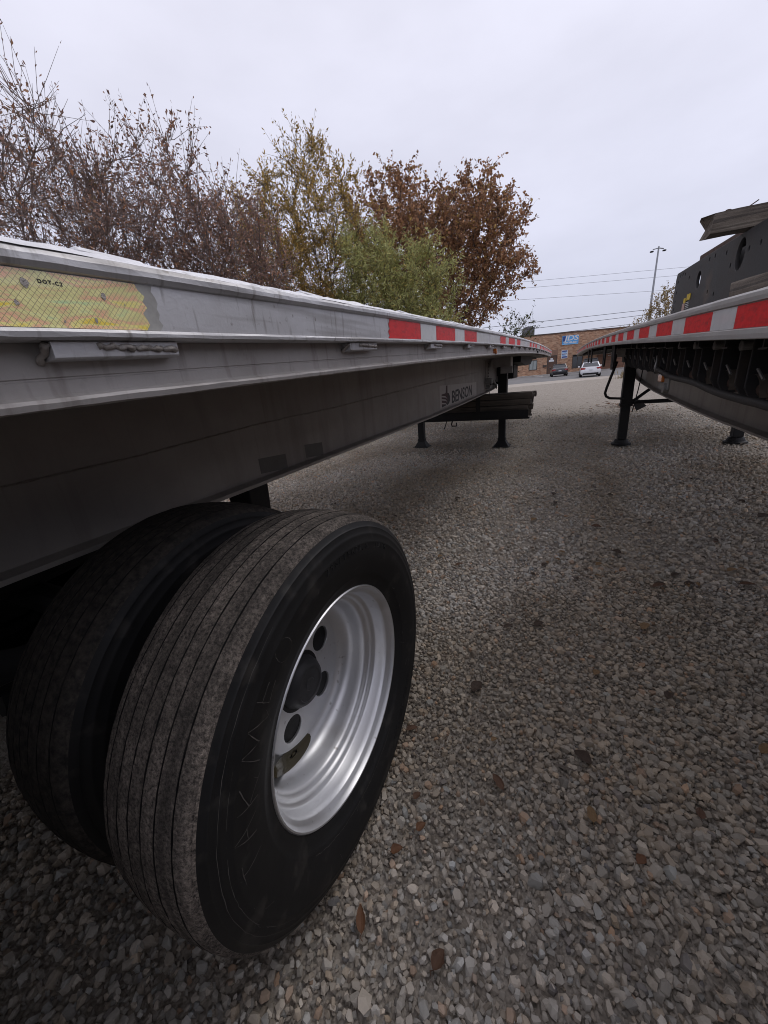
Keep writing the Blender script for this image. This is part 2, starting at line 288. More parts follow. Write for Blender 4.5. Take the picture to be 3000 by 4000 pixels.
# gravel stones
def stone_variants(n, pts):
    out = []
    for k in range(n):
        bm = bmesh.new(); rg = np.random.default_rng(100+k); sx_, sy_, sz_ = rg.uniform(.85, 1.25), rg.uniform(.7, 1.0), rg.uniform(.55, .85)
        ns = 5 if pts > 8 else 4; ph = rg.uniform(0, 6.28); tp = rg.uniform(.62, .9); sh = rg.normal(0, .12, 2)
        for lv, kk in ((-1, 1.0), (1, tp)):
            for i_ in range(ns):
                a_ = ph+6.283*(i_+rg.uniform(-.28, .28))/ns+(.35 if lv > 0 else 0); r_ = kk*rg.uniform(.85, 1.12); bm.verts.new((r_*math.cos(a_)*sx_+lv*sh[0], r_*math.sin(a_)*sy_+lv*sh[1], (lv*.8+rg.normal(0, .13))*sz_))
        bmesh.ops.convex_hull(bm, input=bm.verts); bmesh.ops.triangulate(bm, faces=bm.faces)
        bm.verts.ensure_lookup_table(); bm.verts.index_update()
        used = sorted({v.index for f in bm.faces for v in f.verts}); mp_ = {i: j for j, i in enumerate(used)}
        bm.verts.ensure_lookup_table()
        V = np.array([bm.verts[i].co[:] for i in used]); F = np.array([[mp_[v.index] for v in f.verts] for f in bm.faces]); out.append((V, F)); bm.free()
    return out
def stones(name, x, y, size, variants, mat_, seed, sink=.25, tone=1.0):
    rg = np.random.default_rng(seed); n = len(x); vid = rg.integers(0, len(variants), n)
    a1, a2, a3 = rg.uniform(0, 6.283, n), rg.normal(0, .26, n), rg.normal(0, .26, n)
    c1, s1, c2, s2, c3, s3 = np.cos(a1), np.sin(a1), np.cos(a2), np.sin(a2), np.cos(a3), np.sin(a3)
    z = gz(x, y)+size*rg.uniform(-sink, .3, n)-.004
    shade = tone*np.clip(rg.normal(1, .17, n), .5, 1.5); hue = rg.normal(0, 1, n)
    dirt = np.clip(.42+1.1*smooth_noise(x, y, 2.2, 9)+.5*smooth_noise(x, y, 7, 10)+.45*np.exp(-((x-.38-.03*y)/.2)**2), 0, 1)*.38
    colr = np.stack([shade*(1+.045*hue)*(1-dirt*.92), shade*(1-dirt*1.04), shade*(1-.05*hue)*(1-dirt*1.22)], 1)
    odd = rg.uniform(size=n); colr[odd > .965] *= np.array([1.05, .82, .68]); colr[odd < .03] *= np.array([.5, .5, .55]); colr[(odd > .03) & (odd < .05)] *= 1.35
    VV, FF, CC = [], [], []; base = 0
    for k, (V, F) in enumerate(variants):
        ix = np.nonzero(vid == k)[0]
        if not len(ix): continue
        X = V[None, :, 0]*size[ix, None]; Y = V[None, :, 1]*size[ix, None]; Z = V[None, :, 2]*size[ix, None]
        Y, Z = Y*c2[ix, None]-Z*s2[ix, None], Y*s2[ix, None]+Z*c2[ix, None]
        X, Z = X*c3[ix, None]-Z*s3[ix, None], X*s3[ix, None]+Z*c3[ix, None]
        X, Y = X*c1[ix, None]-Y*s1[ix, None], X*s1[ix, None]+Y*c1[ix, None]
        P = np.stack([X+x[ix, None], Y+y[ix, None], Z+z[ix, None]], 2).reshape(-1, 3)
        VV.append(P); FF.append((F[None]+(base+np.arange(len(ix))*len(V))[:, None, None]).reshape(-1, 3)); CC.append(np.repeat(colr[ix], len(V), 0)); base += len(P)
    return fast_mesh(name, np.concatenate(VV), np.concatenate(FF), mat_, np.concatenate(CC))
def fast_mesh(name, V, F, mat_, colr=None):
    me = bpy.data.meshes.new(name); k = F.shape[1]
    me.vertices.add(len(V)); me.vertices.foreach_set('co', V.astype(np.float32).ravel())
    me.loops.add(F.size); me.loops.foreach_set('vertex_index', F.astype(np.int32).ravel())
    me.polygons.add(len(F)); me.polygons.foreach_set('loop_start', np.arange(0, F.size, k, dtype=np.int32))
    me.update(calc_edges=True)
    if colr is not None:
        at = me.color_attributes.new('tint', 'FLOAT_COLOR', 'POINT'); at.data.foreach_set('color', np.c_[colr, np.ones(len(colr))].astype(np.float32).ravel())
    me.shade_flat(); me.materials.append(mat_); return me
MT['stone'] = mat('crushed_limestone', (.53, .48, .415), .85, 0, attr='tint', var=(45, .35, 6), col2=(.41, .365, .31), bump=(160, .35, .002), spec=.25)
def patchy(x, y):
    m = .5+.5*smooth_noise(x, y, 1.5, 21)+.25*smooth_noise(x, y, 4.5, 22)
    m -= .6*np.exp(-((x+.2)/.17)**2)*np.exp(-((y-.9)/.9)**2)        # finer packed grit in the wheel track beside the tyre
    return np.clip(m, 0, 1)
def grid(x0, x1, y0, y1, cell, seed, jit=.42):
    rg = np.random.default_rng(seed); gx_, gy_ = np.meshgrid(np.arange(x0, x1, cell), np.arange(y0, y1, cell*.87)); gx_[1::2] += cell/2
    x = gx_.ravel()+rg.uniform(-jit, jit, gx_.size)*cell; y = gy_.ravel()+rg.uniform(-jit, jit, gx_.size)*cell; return x, y, patchy(x, y), rg
vn = stone_variants(26, 11); vf = stone_variants(14, 8)
x, y, m, rg = grid(-1.9, 2.1, -.35, 2.6, .0198, 1, .42); keep = rg.uniform(size=len(x)) < (.55+.45*m)
x1_, y1_, s1_ = x[keep], y[keep], np.clip(np.exp(rg.normal(np.log(.0101), .30, len(x)))*(.82+.36*m), .006, .0205)[keep]
st1 = link('gravel', stones('gravel', x1_, y1_, s1_, vn, MT['stone'], 5, .1)); tag(st1, 'loose crushed limestone gravel between the parked trailers', 'gravel', kind='stuff')
x, y, m, rg = grid(-1.7, 1.9, -.35, 2.6, .0185, 2, .5); xb, yb, sb = x, y, np.clip(np.exp(rg.normal(np.log(.0072), .25, len(x))), .004, .011)
st3 = link('gravel', stones('gravel', xb, yb, sb, vf, MT['stone'], 7, .8, .62)); tag(st3, 'fine limestone grit filling the gaps between the larger stones', 'gravel', kind='stuff')  # crevice shade between stones put into the grit as a darker tint
x, y, m, rg = grid(-4.2, 4.6, 2.6, 6.4, .029, 3, .5); keep = rg.uniform(size=len(x)) < (.55+.45*m); sz = np.exp(rg.normal(np.log(.0135), .3, len(x)))*(.75+.4*m)
xa, ya, sa = x[keep], y[keep], sz[keep]
x, y, m, rg = grid(-6, 6, 6.4, 15, .045, 4, .5); keep = rg.uniform(size=len(x)) < (.4+.6*m)*np.clip((15-y)/8, 0, 1); sz = np.exp(rg.normal(np.log(.0135), .3, len(x)))
xa, ya, sa = np.concatenate([xa, x[keep]]), np.concatenate([ya, y[keep]]), np.concatenate([sa, sz[keep]])
st2 = link('gravel', stones('gravel', xa, ya, sa, vf, MT['stone'], 6)); tag(st2, 'gravel farther off under and beyond the landing legs', 'gravel', kind='stuff')

# ------------------------------------------------------------------ wheels (shared meshes, wheel axis = local X, outward +X, rim flange plane x = 0)
YZ = Matrix(((0, 0, 1, 0), (1, 0, 0, 0), (0, 1, 0, 0), (0, 0, 0, 1)))     # flat XY shape -> faces +X, its x runs along +Y, its y up
def tyre_mesh():
    c = -.105; half = [(.100, .300, 0), (.110, .312, 0), (.1165, .328, 0), (.1240, .345, 0), (.1262, .347, 0), (.1278, .352, 0), (.1362, .375, 0), (.1420, .400, 0), (.1445, .418, 0), (.1425, .437, 0), (.1435, .440, 0),
            (.1425, .443, 0), (.137, .460, 0), (.1375, .463, 0), (.1350, .466, 0), (.130, .479, 0), (.1300, .482, 0), (.1262, .485, 0), (.1215, .4965, 0), (.1185, .5005, 1), (.1165, .4985, 1), (.1150, .5005, 1), (.1125, .5055, 1), (.107, .5085, 1)]
    prof = [(c+x, r, m) for x, r, m in half]
    grooves = (.088, .05, .017, -.017, -.05, -.088); cur = .107; pts = []
    for gpos in grooves:
        n = max(2, int((cur-gpos)/.012))
        for k in range(1, n): q = cur+(gpos+.0017-cur)*k/n; pts.append((q, 0))
        for d, h in ((.0017, 0), (.0011, -.006), (-.0011, -.006), (-.0017, 0)): pts.append((gpos+d, h))
        cur = gpos-.0017
    for k in range(1, 3): pts.append((cur+(-.107-cur)*k/3, 0))
    prof += [(c+q, .5205-.9*q*q+h, 1 if h == 0 else 2) for q, h in pts]
    prof += [(c-x, r, m) for x, r, m in reversed(half)]
    n = 192; b = MB(); ms = [max(prof[i][2], prof[min(i+1, len(prof)-1)][2]) for i in range(len(prof))]
    ms = [0 if m_ == 2 else m_ for m_ in ms]; b.lathe([(p[0], p[1]) for p in prof], n, mats=ms)
    rg = random.Random(3); out = []
    for i, (x, yy, z) in enumerate(b.v):
        r = math.hypot(yy, z); k = 1+(rg.uniform(-.0016, .0012) if r > .497 else 0); out.append((x, yy*k, max(z*k, -.507)))
    b.v = out; me = b.mesh('tyre', smooth=True, recalc=True); me.materials.append(MT['rub_side']); me.materials.append(MT['rub_tread']); me.set_sharp_from_angle(angle=.9); return me
TYRE = tyre_mesh(); TYRE2 = TYRE.copy(); TYRE2.materials[1] = mat('plain_tread_rubber', (.022, .021, .02), .85, 0, var=(60, .7, 8), col2=(.10, .085, .072), bump=(110, .7, .004), spec=.2)
b = MB(); b.lathe([(-.004, .315), (.005, .3135), (.0085, .310), (.0075, .3065), (.002, .304), (-.003, .301), (-.007, .298), (-.012, .291), (-.016, .2885), (-.03, .2865), (-.052, .2825), (-.057, .2805), (-.0605, .2745), (-.064, .2705), (-.069, .2685), (-.0735, .266), (-.077, .2605), (-.081, .2555), (-.088, .2525), (-.105, .2505), (-.125, .2485), (-.138, .245), (-.15, .237), (-.16, .2245), (-.1665, .210), (-.169, .198), (-.169, .19)], 128)
RIM = b.mesh('rim', smooth=True, recalc=False); RIM.materials.append(MT['alu_polish']); RIM.set_sharp_from_angle(angle=.75)
HA = [R(26+72*k) for k in range(5)]
circ = lambda r, n=48: [(r*math.cos(2*math.pi*k/n), r*math.sin(2*math.pi*k/n)) for k in range(n)]
DISC = plate_mesh(circ(.1985, 96), [(.138*math.cos(t), .138*math.sin(t), .041, .041) for t in HA], .009, .0012); DISC.transform(Matrix.Translation((-.172, 0, 0)) @ YZ); DISC.materials.append(MT['alu_polish'])
b = MB(); b.lathe([(-.30, .078), (-.166, .078), (-.16, .076), (-.145, .072), (-.141, .069), (-.131, .062), (-.127, .057), (-.1265, .051), (-.1290, .049), (-.1290, .02), (-.1265, .017), (-.1265, .0)], 48)
HUB = b.mesh('hub_cap', smooth=True, recalc=False); HUB.materials.append(mat('hub_grey', (.055, .055, .06), .5, .2, var=(20, .5), bump=(80, .2, .002))); HUB.set_sharp_from_angle(angle=.6)
DRUM = MB().lathe([(-.16, .03), (-.178, .20), (-.20, .215), (-.36, .215), (-.36, .05)], 40).mesh('brake_drum', smooth=True, recalc=False); DRUM.materials.append(MT['black'])
def sidewall_x(r): return float(np.interp(r, [.328, .345, .375, .4, .418, .437, .46, .479], [.0115, .0195, .0312, .037, .0395, .0375, .032, .025]))
def wheel(parent, lx, ly, side, letters=False, full=True):
    w = empty('wheel', (lx, ly, .5), 0 if side > 0 else math.pi, parent)
    link('tyre', TYRE if full else TYRE2, parent=w)
    if full:
        link('rim', RIM, parent=w); link('wheel_disc', DISC, parent=w); link('hub_cap', HUB, parent=w); link('brake_drum', DRUM, parent=w)
    if letters:
        def arc_text(txt, r, a0, size, dirn=-1, m='rub_side', ex=.0012):
            v = []
            ang = a0
            for ch in txt:
                if ch != ' ':
                    me = text_mesh(ch, size, extrude=ex, offset=.0004); me.transform(Matrix.Translation((-size*.3, 0, 0)))
                    me.transform(Matrix.Rotation(ang-math.pi/2, 4, 'Z') @ Matrix.Translation((0, r, 0))); v.append(me)
                ang += dirn*size*.72/r
            mb = MB()
            for me in v:
                pts = []
                for q in me.vertices: rr = math.hypot(q.co.x, q.co.y); pts.append((sidewall_x(rr)+.0003+q.co.z, q.co.x, q.co.y))
                mb.add(pts, [tuple(p.vertices) for p in me.polygons]); bpy.data.meshes.remove(me)
            mb.build('lettering', MT[m], w, recalc=False)
        arc_text('295/75R22.5', .424, R(97), .026); arc_text('14PR', .424, R(64), .026)
        arc_text('TUBELESS RADIAL', .392, R(-62), .02, 1)
        rg = random.Random(5); mb = MB()
        def stroke(pts, wd=.0016):
            P3 = []
            for i in range(len(pts)-1):
                for k in range(5):
                    t = k/5; P3.append((pts[i][0]*(1-t)+pts[i+1][0]*t+rg.uniform(-.0008, .0008), pts[i][1]*(1-t)+pts[i+1][1]*t+rg.uniform(-.0008, .0008)))
            P3.append(pts[-1]); L_, Rr = [], []
            for i, (r, t) in enumerate(P3):
                u, v_ = r*math.cos(t), r*math.sin(t); j = min(i+1, len(P3)-1); h = max(j-1, 0)
                du, dv = P3[j][0]*math.cos(P3[j][1])-P3[h][0]*math.cos(P3[h][1]), P3[j][0]*math.sin(P3[j][1])-P3[h][0]*math.sin(P3[h][1]); l = math.hypot(du, dv) or 1
                ww = wd*rg.uniform(.15, .8)
                for s_, o_ in ((1, L_), (-1, Rr)):
                    a_, b_ = u-dv/l*ww*s_, v_+du/l*ww*s_; o_.append((sidewall_x(math.hypot(a_, b_))+.0007, a_, b_))
            n = len(L_); mb.add(L_+Rr, [(i, i+1, n+i+1, n+i) for i in range(n-1)])
        # scrawled chalk letters running up the rear of the sidewall (angles about the hub, 180 = rear)
        def glyph(a0, r0, segs, sa=.052, sr=.052):
            for sg in segs: stroke([(r0+p[1]*sr, R(a0)-p[0]*sa/ .38) for p in sg])
        glyph(136, .402, [[(0, 0), (0, 1)], [(0, 0), (.8, .1)], [(0, .5), (.7, .5)], [(0, 1), (.8, .95)]], .045, .045)
        glyph(151, .385, [[(0, 0), (.25, 1), (.5, .3), (.75, 1), (1, .1)]], .075, .055)
        glyph(161, .378, [[(0, 0), (0, 1)], [(.8, 0), (0, .5), (.8, 1)]], .05, .055)
        glyph(171, .385, [[(0, 0), (.4, 1), (.8, 0)], [(.2, .45), (.65, .5)]], .05, .055)
        glyph(181, .38, [[(.4, 0), (.4, 1)], [(0, 1), (.8, 1)]], .05, .05)
        stroke([(.418+.026*math.cos(q), R(123)+.055*math.sin(q)) for q in np.linspace(0, 6.3, 14)], .0009)
        for k in range(26):
            t = rg.uniform(0, 360); r = rg.uniform(.345, .46); stroke([(r, R(t)), (r+rg.uniform(-.02, .02), R(t+rg.uniform(1, 5)))], .0009)
        for rr_, t0, t1 in ((.356, 225, 300), (.452, 150, 265), (.468, 120, 300)):
            stroke([(rr_+rg.uniform(-.001, .001), R(t0+(t1-t0)*k/14)) for k in range(15)], .0008)
        mb.build('chalk_mark', MT['chalk'], w, recalc=False)
    return w

# ------------------------------------------------------------------ trailer kit
HW = 1.295
RIMP = [(0, .288), (.016, .2885), (.052, .2825), (.064, .2705), (.077, .2605), (.088, .2525), (.125, .2485), (.138, .245), (.15, .237), (.16, .2245), (.1665, .210), (.168, .197), (.1681, .05)]
def rim_reflection(parent, cx, cy, a_, b_, ang):          # hand-hole reflection painted as a brown patch, traced onto the wheel barrel
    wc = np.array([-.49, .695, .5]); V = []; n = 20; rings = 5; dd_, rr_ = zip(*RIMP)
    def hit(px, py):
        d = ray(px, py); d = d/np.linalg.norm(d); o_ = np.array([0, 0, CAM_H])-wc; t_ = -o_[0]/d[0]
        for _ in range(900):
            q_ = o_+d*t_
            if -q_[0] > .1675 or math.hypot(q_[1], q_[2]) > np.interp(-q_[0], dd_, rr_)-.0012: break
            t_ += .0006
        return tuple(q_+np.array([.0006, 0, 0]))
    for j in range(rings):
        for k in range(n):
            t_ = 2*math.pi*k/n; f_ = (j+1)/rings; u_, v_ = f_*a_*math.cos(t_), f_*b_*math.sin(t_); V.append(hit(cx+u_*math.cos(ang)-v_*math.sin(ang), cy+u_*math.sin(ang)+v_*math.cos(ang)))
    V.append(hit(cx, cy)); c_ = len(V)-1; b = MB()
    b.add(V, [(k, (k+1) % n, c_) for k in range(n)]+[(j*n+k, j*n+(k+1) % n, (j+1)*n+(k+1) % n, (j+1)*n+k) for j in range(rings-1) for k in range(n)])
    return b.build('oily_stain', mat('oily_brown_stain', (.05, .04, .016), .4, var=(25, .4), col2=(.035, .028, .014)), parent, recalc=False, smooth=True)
def curve(pts):
    xs, ys = zip(*pts); c = np.polyfit(xs, ys, 3); return lambda t: float(np.polyval(c, t))
def stations(l0, l1, fine0=-.8, fine1=1.8, df=.014, dc=.11):
    o = [l0]
    while o[-1] < l1: o.append(o[-1]+(df if fine0 < o[-1] < fine1 else dc))
    o[-1] = l1; return o
def rail(parent, name, prof, sgn, st, zf, m, jit=None, seed=0, **k):
    rg = random.Random(seed); b = MB(); rings = []; drift = [0]*len(prof)
    for ly in st:
        ring = []
        for i, (dx, dz) in enumerate(prof):
            if jit and jit[i]: drift[i] = drift[i]*.82+rg.gauss(0, jit[i]*.5)
            ring.append((sgn*(HW+dx+(drift[i]*.6 if jit else 0)), ly, zf(ly)+dz+(drift[i] if jit else 0)))
        rings.append(ring)
    b.sweep(rings); return b.build(name, m, parent, **k)
def tape(parent, sgn, l0, l1, zf, dz0, dz1, dx, m, jag0=0, jag1=0, seed=0, name='reflective_tape'):
    rg = random.Random(seed); nz = 9; n = max(3, int((l1-l0)/.04)); V = []
    for j in range(nz):
        a0, a1 = l0+rg.uniform(0, jag0), l1-rg.uniform(0, jag1)
        for i in range(n+1):
            ly = a0+(a1-a0)*i/n; V.append((sgn*(HW+dx), ly, zf(ly)+dz0+(dz1-dz0)*j/(nz-1)))
    F = [(j*(n+1)+i, j*(n+1)+i+1, (j+1)*(n+1)+i+1, (j+1)*(n+1)+i) for j in range(nz-1) for i in range(n)]
    if sgn < 0: F = [q[::-1] for q in F]
    b = MB(); b.add(V, F); return b.build(name, m, parent, recalc=False)
def beam(parent, x, st, zlo, zhi, m, half=.075, tw=.012, name='main_beam'):
    b = MB()
    for x0, x1, a0, a1 in ((x-tw/2, x+tw/2, lambda l: zlo(l)+.004, lambda l: zhi(l)-.004), (x-half, x+half, zlo, lambda l: zlo(l)+.014), (x-half, x+half, lambda l: zhi(l)-.014, zhi)):
        b.sweep([[(x0, l, a0(l)), (x1, l, a0(l)), (x1, l, a1(l)), (x0, l, a1(l))] for l in st])
    return b.build(name, m, parent)
def leg(parent, x, y, ztop, zsplit, ow, iw, foot, m):
    b = MB(); b.b2(x-ow/2, x+ow/2, y-ow/2, y+ow/2, zsplit, ztop); b.b2(x-ow/2-.012, x+ow/2+.012, y-ow/2-.012, y+ow/2+.012, zsplit-.004, zsplit+.035)
    b.b2(x-iw/2, x+iw/2, y-iw/2, y+iw/2, .09, zsplit+.002)
    o = b.build('landing_leg', m, parent, bevel=.006)
    f = MB()
    if foot == 'shoe':
        f.box((x, y, .005), (.30, .26, .014)); f.box((x, y, .065), (.26, .22, .11), taper=.48); f.b2(x-.07, x+.07, y-.055, y+.055, .115, .16)
    else:
        f.lathe([(0, 0), (0, .145), (.022, .145), (.032, .115), (.055, .105), (.085, .09), (.085, 0)], 20); f.v = [(x+p[1], y+p[2], p[0]) for p in f.v]
    f.build('leg_foot', m, o, bevel=.003 if foot == 'shoe' else 0); return o

# ------------------------------------------------------------------ left trailer
TL = empty('flatbed_trailer', (-1.73, .7, 0), R(-1.0))
tag(TL, 'bare aluminium flatbed trailer whose big dual tyre and polished wheel show', 'trailer')
zl = curve([(-3.3, 1.325), (-.49, 1.462), (-.35, 1.468), (.05, 1.487), (.3, 1.5), (.8, 1.52), (1.34, 1.541), (2.75, 1.589), (4.79, 1.638), (8, 1.69), (11.1, 1.706)])
L0, L1 = -4.0, 11.2
ST = stations(L0, L1)
PROF = [(-.10, .0035), (-.03, .0035), (-.016, .005), (-.008, .0035), (-.002, 0), (0, -.005), (0, -.011), (-.003, -.0155), (-.007, -.017), (-.007, -.066), (-.001, -.067), (.0005, -.070), (0, -.0745), (-.005, -.0765), (-.030, -.0765), (-.030, -.03), (-.10, -.03)]
JIT = [0, .0008, .001, .0009, .0005, .0004, .0004, .0003, 0, 0, .0002, .0005, .0005, 0, 0, 0, 0]
rail(TL, 'side_rail', PROF, 1, ST, zl, MT['alu'], JIT, 4)
rail(TL, 'side_rail', PROF, -1, stations(L0, L1, 0, 0), zl, MT['alu'])
# battered cap along the top edge, sky highlight painted in as paler metal
rail(TL, 'rail_cap', [(-.085, .0045), (-.018, .0075), (-.010, .0062), (-.0045, .0030), (-.0025, .0005), (-.012, .002)], 1, ST, zl, MT['alu_rough'], [.0014, .0014, .0011, .0007, .0004, 0], 9)
SK = [(dx_+.052, dz_) for dx_, dz_ in [(-.085, -.05), (-.085, -.1085), (-.0865, -.1095), (-.0865, -.1110), (-.085, -.1120), (-.085, -.1255), (-.080, -.1285), (-.0735, -.1295), (-.072, -.133), (-.0735, -.1385), (-.078, -.1405), (-.10, -.1405), (-.12, -.1385), (-.12, -.05)]]
rail(TL, 'side_skirt', SK, 1, ST, zl, MT['alu_dirty'], [0, 0, 0, 0, 0, 0, .0002, .0004, .0005, .0005, .0003, 0, 0, 0], 12)
rail(TL, 'side_skirt', SK, -1, stations(L0, L1, 0, 0), zl, MT['alu_dirty'])
b = MB(); b.sweep([[(-1.2, l, zl(l)-.028), (1.2, l, zl(l)-.028), (1.2, l, zl(l)+.001), (-1.2, l, zl(l)+.001)] for l in stations(L0, L1, 0, 0, dc=.3)]); b.build('deck_floor', MT['wood_deck'], TL)
cm = MB(); cm.b2(-1.17, 1.17, -.03, .03, -.006, 0); cm.b2(-1.17, 1.17, -.03, .03, -.11, -.104); cm.b2(-1.17, 1.17, -.004, .004, -.104, -.006); CM = cm.mesh('cross_member'); CM.materials.append(MT['alu_dirty'])
for k in range(int((L1-L0)/.305)): ly = L0+.15+k*.305; link('cross_member', CM, parent=TL, loc=(0, ly, zl(ly)-.0285))
b = MB(); b.b2(-1.28, 1.28, L1-.005, L1+.03, zl(L1)-.15, zl(L1)-.001); b.build('nose_rail', MT['alu'], TL, bevel=.008)
b = MB(); b.b2(-1.28, 1.28, L0-.04, L0+.005, zl(L0)-.15, zl(L0)-.001); b.build('tail_rail', MT['alu'], TL, bevel=.008)
def zb(l): return float(np.interp(l, [-4, -1, .5, 3, 4.4, 5.8, 6.6, 7.1, 7.6, 12], [.945, .942, .94, .942, .962, .992, 1.02, 1.16, 1.44, 1.52]))
BS = [L0+.1+.1*k for k in range(int((L1-L0-.3)/.1))]
for sx_ in (1, -1): beam(TL, sx_*.48, BS, zb, lambda l: zl(l)-.139, MT['alu_web'])
# weld seam along the web, and small plates
zs = lambda l: min(float(np.interp(l, [-4, .07, .63, 1.27, 2.0, 3.3, 5.17, 7], [1.12, 1.163, 1.19, 1.2, 1.225, 1.272, 1.328, 1.36])), zl(l)-.17)
rg = random.Random(2); b = MB(); b.tube([(.4865, l, zs(l)+rg.uniform(-.0008, .0008)) for l in [L0+.2+.02*k for k in range(int(9.5/.02))]], [.0035+rg.uniform(-.001, .0012) for k in range(int(9.5/.02))], 6); b.build('weld_seam', MT['weld'], TL, smooth=True)
# brackets below the rail with weld beads
for k in range(17):
    l0 = -.462+.592*k; ln = .155; l1 = l0+ln
    if l1 > L1: break
    b = MB()
    b.sweep([[(HW+dx, l, zl(l)+dz) for dx, dz in ((-.034, -.0770), (-.010, -.0770), (-.010, -.0780), (-.010, -.0925), (-.012, -.0938), (-.034, -.0945))] for l in (l0+.015, l0+.06, l0+.11, l1)])
    o = b.build('stake_bracket', MT['alu'], TL, bevel=.0006)
    rgw = random.Random(40+k); w = MB(); n = 26
    w.tube([(HW-.009-.002*math.sin(i*1.3), l0+.058+(ln-.06)*i/n, zl(l0)+.0025-.082+rgw.uniform(-.0012, .0012)) for i in range(n+1)], [.0032+.0006*math.sin(i*2.1)+rgw.uniform(-.0005, .0005) for i in range(n+1)], 8)
    w.tube([(HW-.012-.02*math.sin(t), l0+.012+rgw.uniform(-.002, .002), zl(l0)-.079-.015*math.sin(t)) for t in np.linspace(0, 1.5, 9)], [.0036+rgw.uniform(-.0007, .0007) for i in range(9)], 7)
    w.build('weld_bead', MT['weld'], o, smooth=True)
# reflective tape
DX = -.0062
t = tape(TL, 1, -1.02, -.338, zl, -.0655, -.0175, DX, MT['holo'], 0, .009, 1, 'holographic_tape'); t['label'] = 'worn holographic tape with diamond grid and DOT-C2 print'
tape(TL, 1, -.352, -.322, zl, -.0655, -.0175, DX-.0004, MT['holo_grey'], .002, .006, 2, 'tape_edge')
me = text_mesh('DOT-C2', .0046, 0, .00012, .0001, space=1.3); me.transform(YZ)
link('lettering', me, MT['decal_dark'], t, (HW+DX+.0004, -.4420, zl(-.44)-.0275))
for ly, dz, s in ((-.481, -.034, .0045), (-.453, -.0285, .0055), (-.3855, -.0335, .004), (-.400, -.0575, .003), (-.464, -.0455, .003), (-.43, -.06, .0015), (-.365, -.04, .0015)):
    rgc = random.Random(int(-ly*1e4)); c_ = MB(); n = 9; c_.add([(HW+DX+.0006, ly+s*.6*rgc.uniform(.6, 1.2)*math.cos(2*math.pi*i/n), zl(ly)+dz+s*rgc.uniform(.6, 1.15)*math.sin(2*math.pi*i/n)) for i in range(n)], [tuple(range(n))])
    c_.build('chipped_spot', MT['weld'], t, recalc=False)
def run(l0, pattern):
    l = l0
    for i, (c, n) in enumerate(pattern):
        if c != '-': tape(TL, 1, l, l+n-.002, zl, -.0655, -.0175, DX, MT['tape_red' if c == 'r' else 'tape_white'], .02 if i == 0 else 0, 0, int(l*100)+500)
        l += n
    return l
Rr_, Ww_ = ('r', .272), ('w', .171)
run(.352, [Rr_, Ww_, Rr_, Ww_, Rr_, ('w', .33), ('-', .06), ('w', .34)])
l = run(2.30, [Rr_, Ww_, Rr_, ('r', .12), Ww_, Rr_, ('w', .4)])
run(4.35, [('w', .25)]+[Rr_, Ww_]*3+[('w', .5)]+[Rr_, Ww_]*11)
# sticker ghosts and BENSON lettering on the beam web
for l0, l1, mm in ((.60, .79, 'residue'), (.95, 1.115, 'residue')):
    b = MB(); b.add([(.4868, l0, zb(l0)+.03), (.4868, l1, zb(l1)+.012), (.4868, l1, zb(l1)+.085), (.4868, l0, zb(l0)+.10)], [(0, 1, 2, 3)]); b.build('tape_residue', MT[mm], TL, recalc=False)
b = MB(); b.add([(.4866, l, z) for l, z in ((3.44, .983), (5.32, 1.015), (5.32, 1.19), (3.44, 1.225))], [(0, 1, 2, 3)]); bk = b.build('maker_decal', MT['decal_light'], TL, recalc=False)
me = text_mesh('BENSON', .215, .12, .0035, .0005, space=.98); me.transform(Matrix.Diagonal((1.36, .93, 1, 1)))
me.transform(YZ); me.transform(Matrix.Rotation(R(1.2), 4, 'X')); link('lettering', me, MT['decal_dark'], bk, (.4875, 3.90, 1.003))
def flat(parent, name, pts, m, x):
    b = MB(); b.add([(x, *p) for p in pts], [tuple(range(len(pts)))]); return b.build(name, m, parent, recalc=False)
flat(bk, 'emblem_body', [(3.5, 1.0), (3.5, 1.13), (3.66, 1.135), (3.69, 1.215), (3.745, 1.217), (3.74, 1.135), (3.80, 1.125), (3.84, 1.09), (3.84, 1.045), (3.80, 1.013), (3.73, 1.0)], MT['decal_maroon'], .4872)
flat(bk, 'emblem_rim', [(3.745, 1.125), (3.80, 1.115), (3.83, 1.085), (3.83, 1.045), (3.795, 1.015), (3.72, 1.003), (3.5, .99), (3.5, 1.012), (3.70, 1.022), (3.76, 1.04), (3.775, 1.075), (3.745, 1.095)], MT['decal_dark'], .4876)
for z0 in (1.105, 1.07, 1.03): flat(bk, 'emblem_stripe', [(3.5, z0-.004), (3.66, z0-.018), (3.74, z0-.045), (3.655, z0-.005), (3.5, z0+.012)], MT['decal_light'], .488)
# plate with bolts where the beam meets the neck
b = MB(); b.b2(.487, .495, 6.02, 6.28, 1.06, 1.49); bp = b.build('splice_plate', MT['alu_web'], TL, bevel=.002)
for k in range(8): MB().cyl((.495, 6.24, 1.1+k*.05), (.507, 6.24, 1.1+k*.05), .012, 6).build('bolt', MT['steel_grey'], bp)
b = MB(); b.b2(.49, .60, 6.0, 6.16, 1.13, 1.22); b.b2(.49, .57, 6.05, 6.22, 1.05, 1.10); b.tube([(.58, 6.12, 1.2), (.62, 6.3, 1.1), (.62, 6.36, 1.04)], .018); b.build('release_bracket', MT['steel_grey'], TL, bevel=.004)
b = MB(); b.b2(.55, .85, 6.36, 6.62, 1.38, zl(6.5)-.141); b.b2(.68, .88, 6.37, 6.41, 1.27, 1.385); b.build('leg_mount', MT['alu_dirty'], TL, bevel=.006)
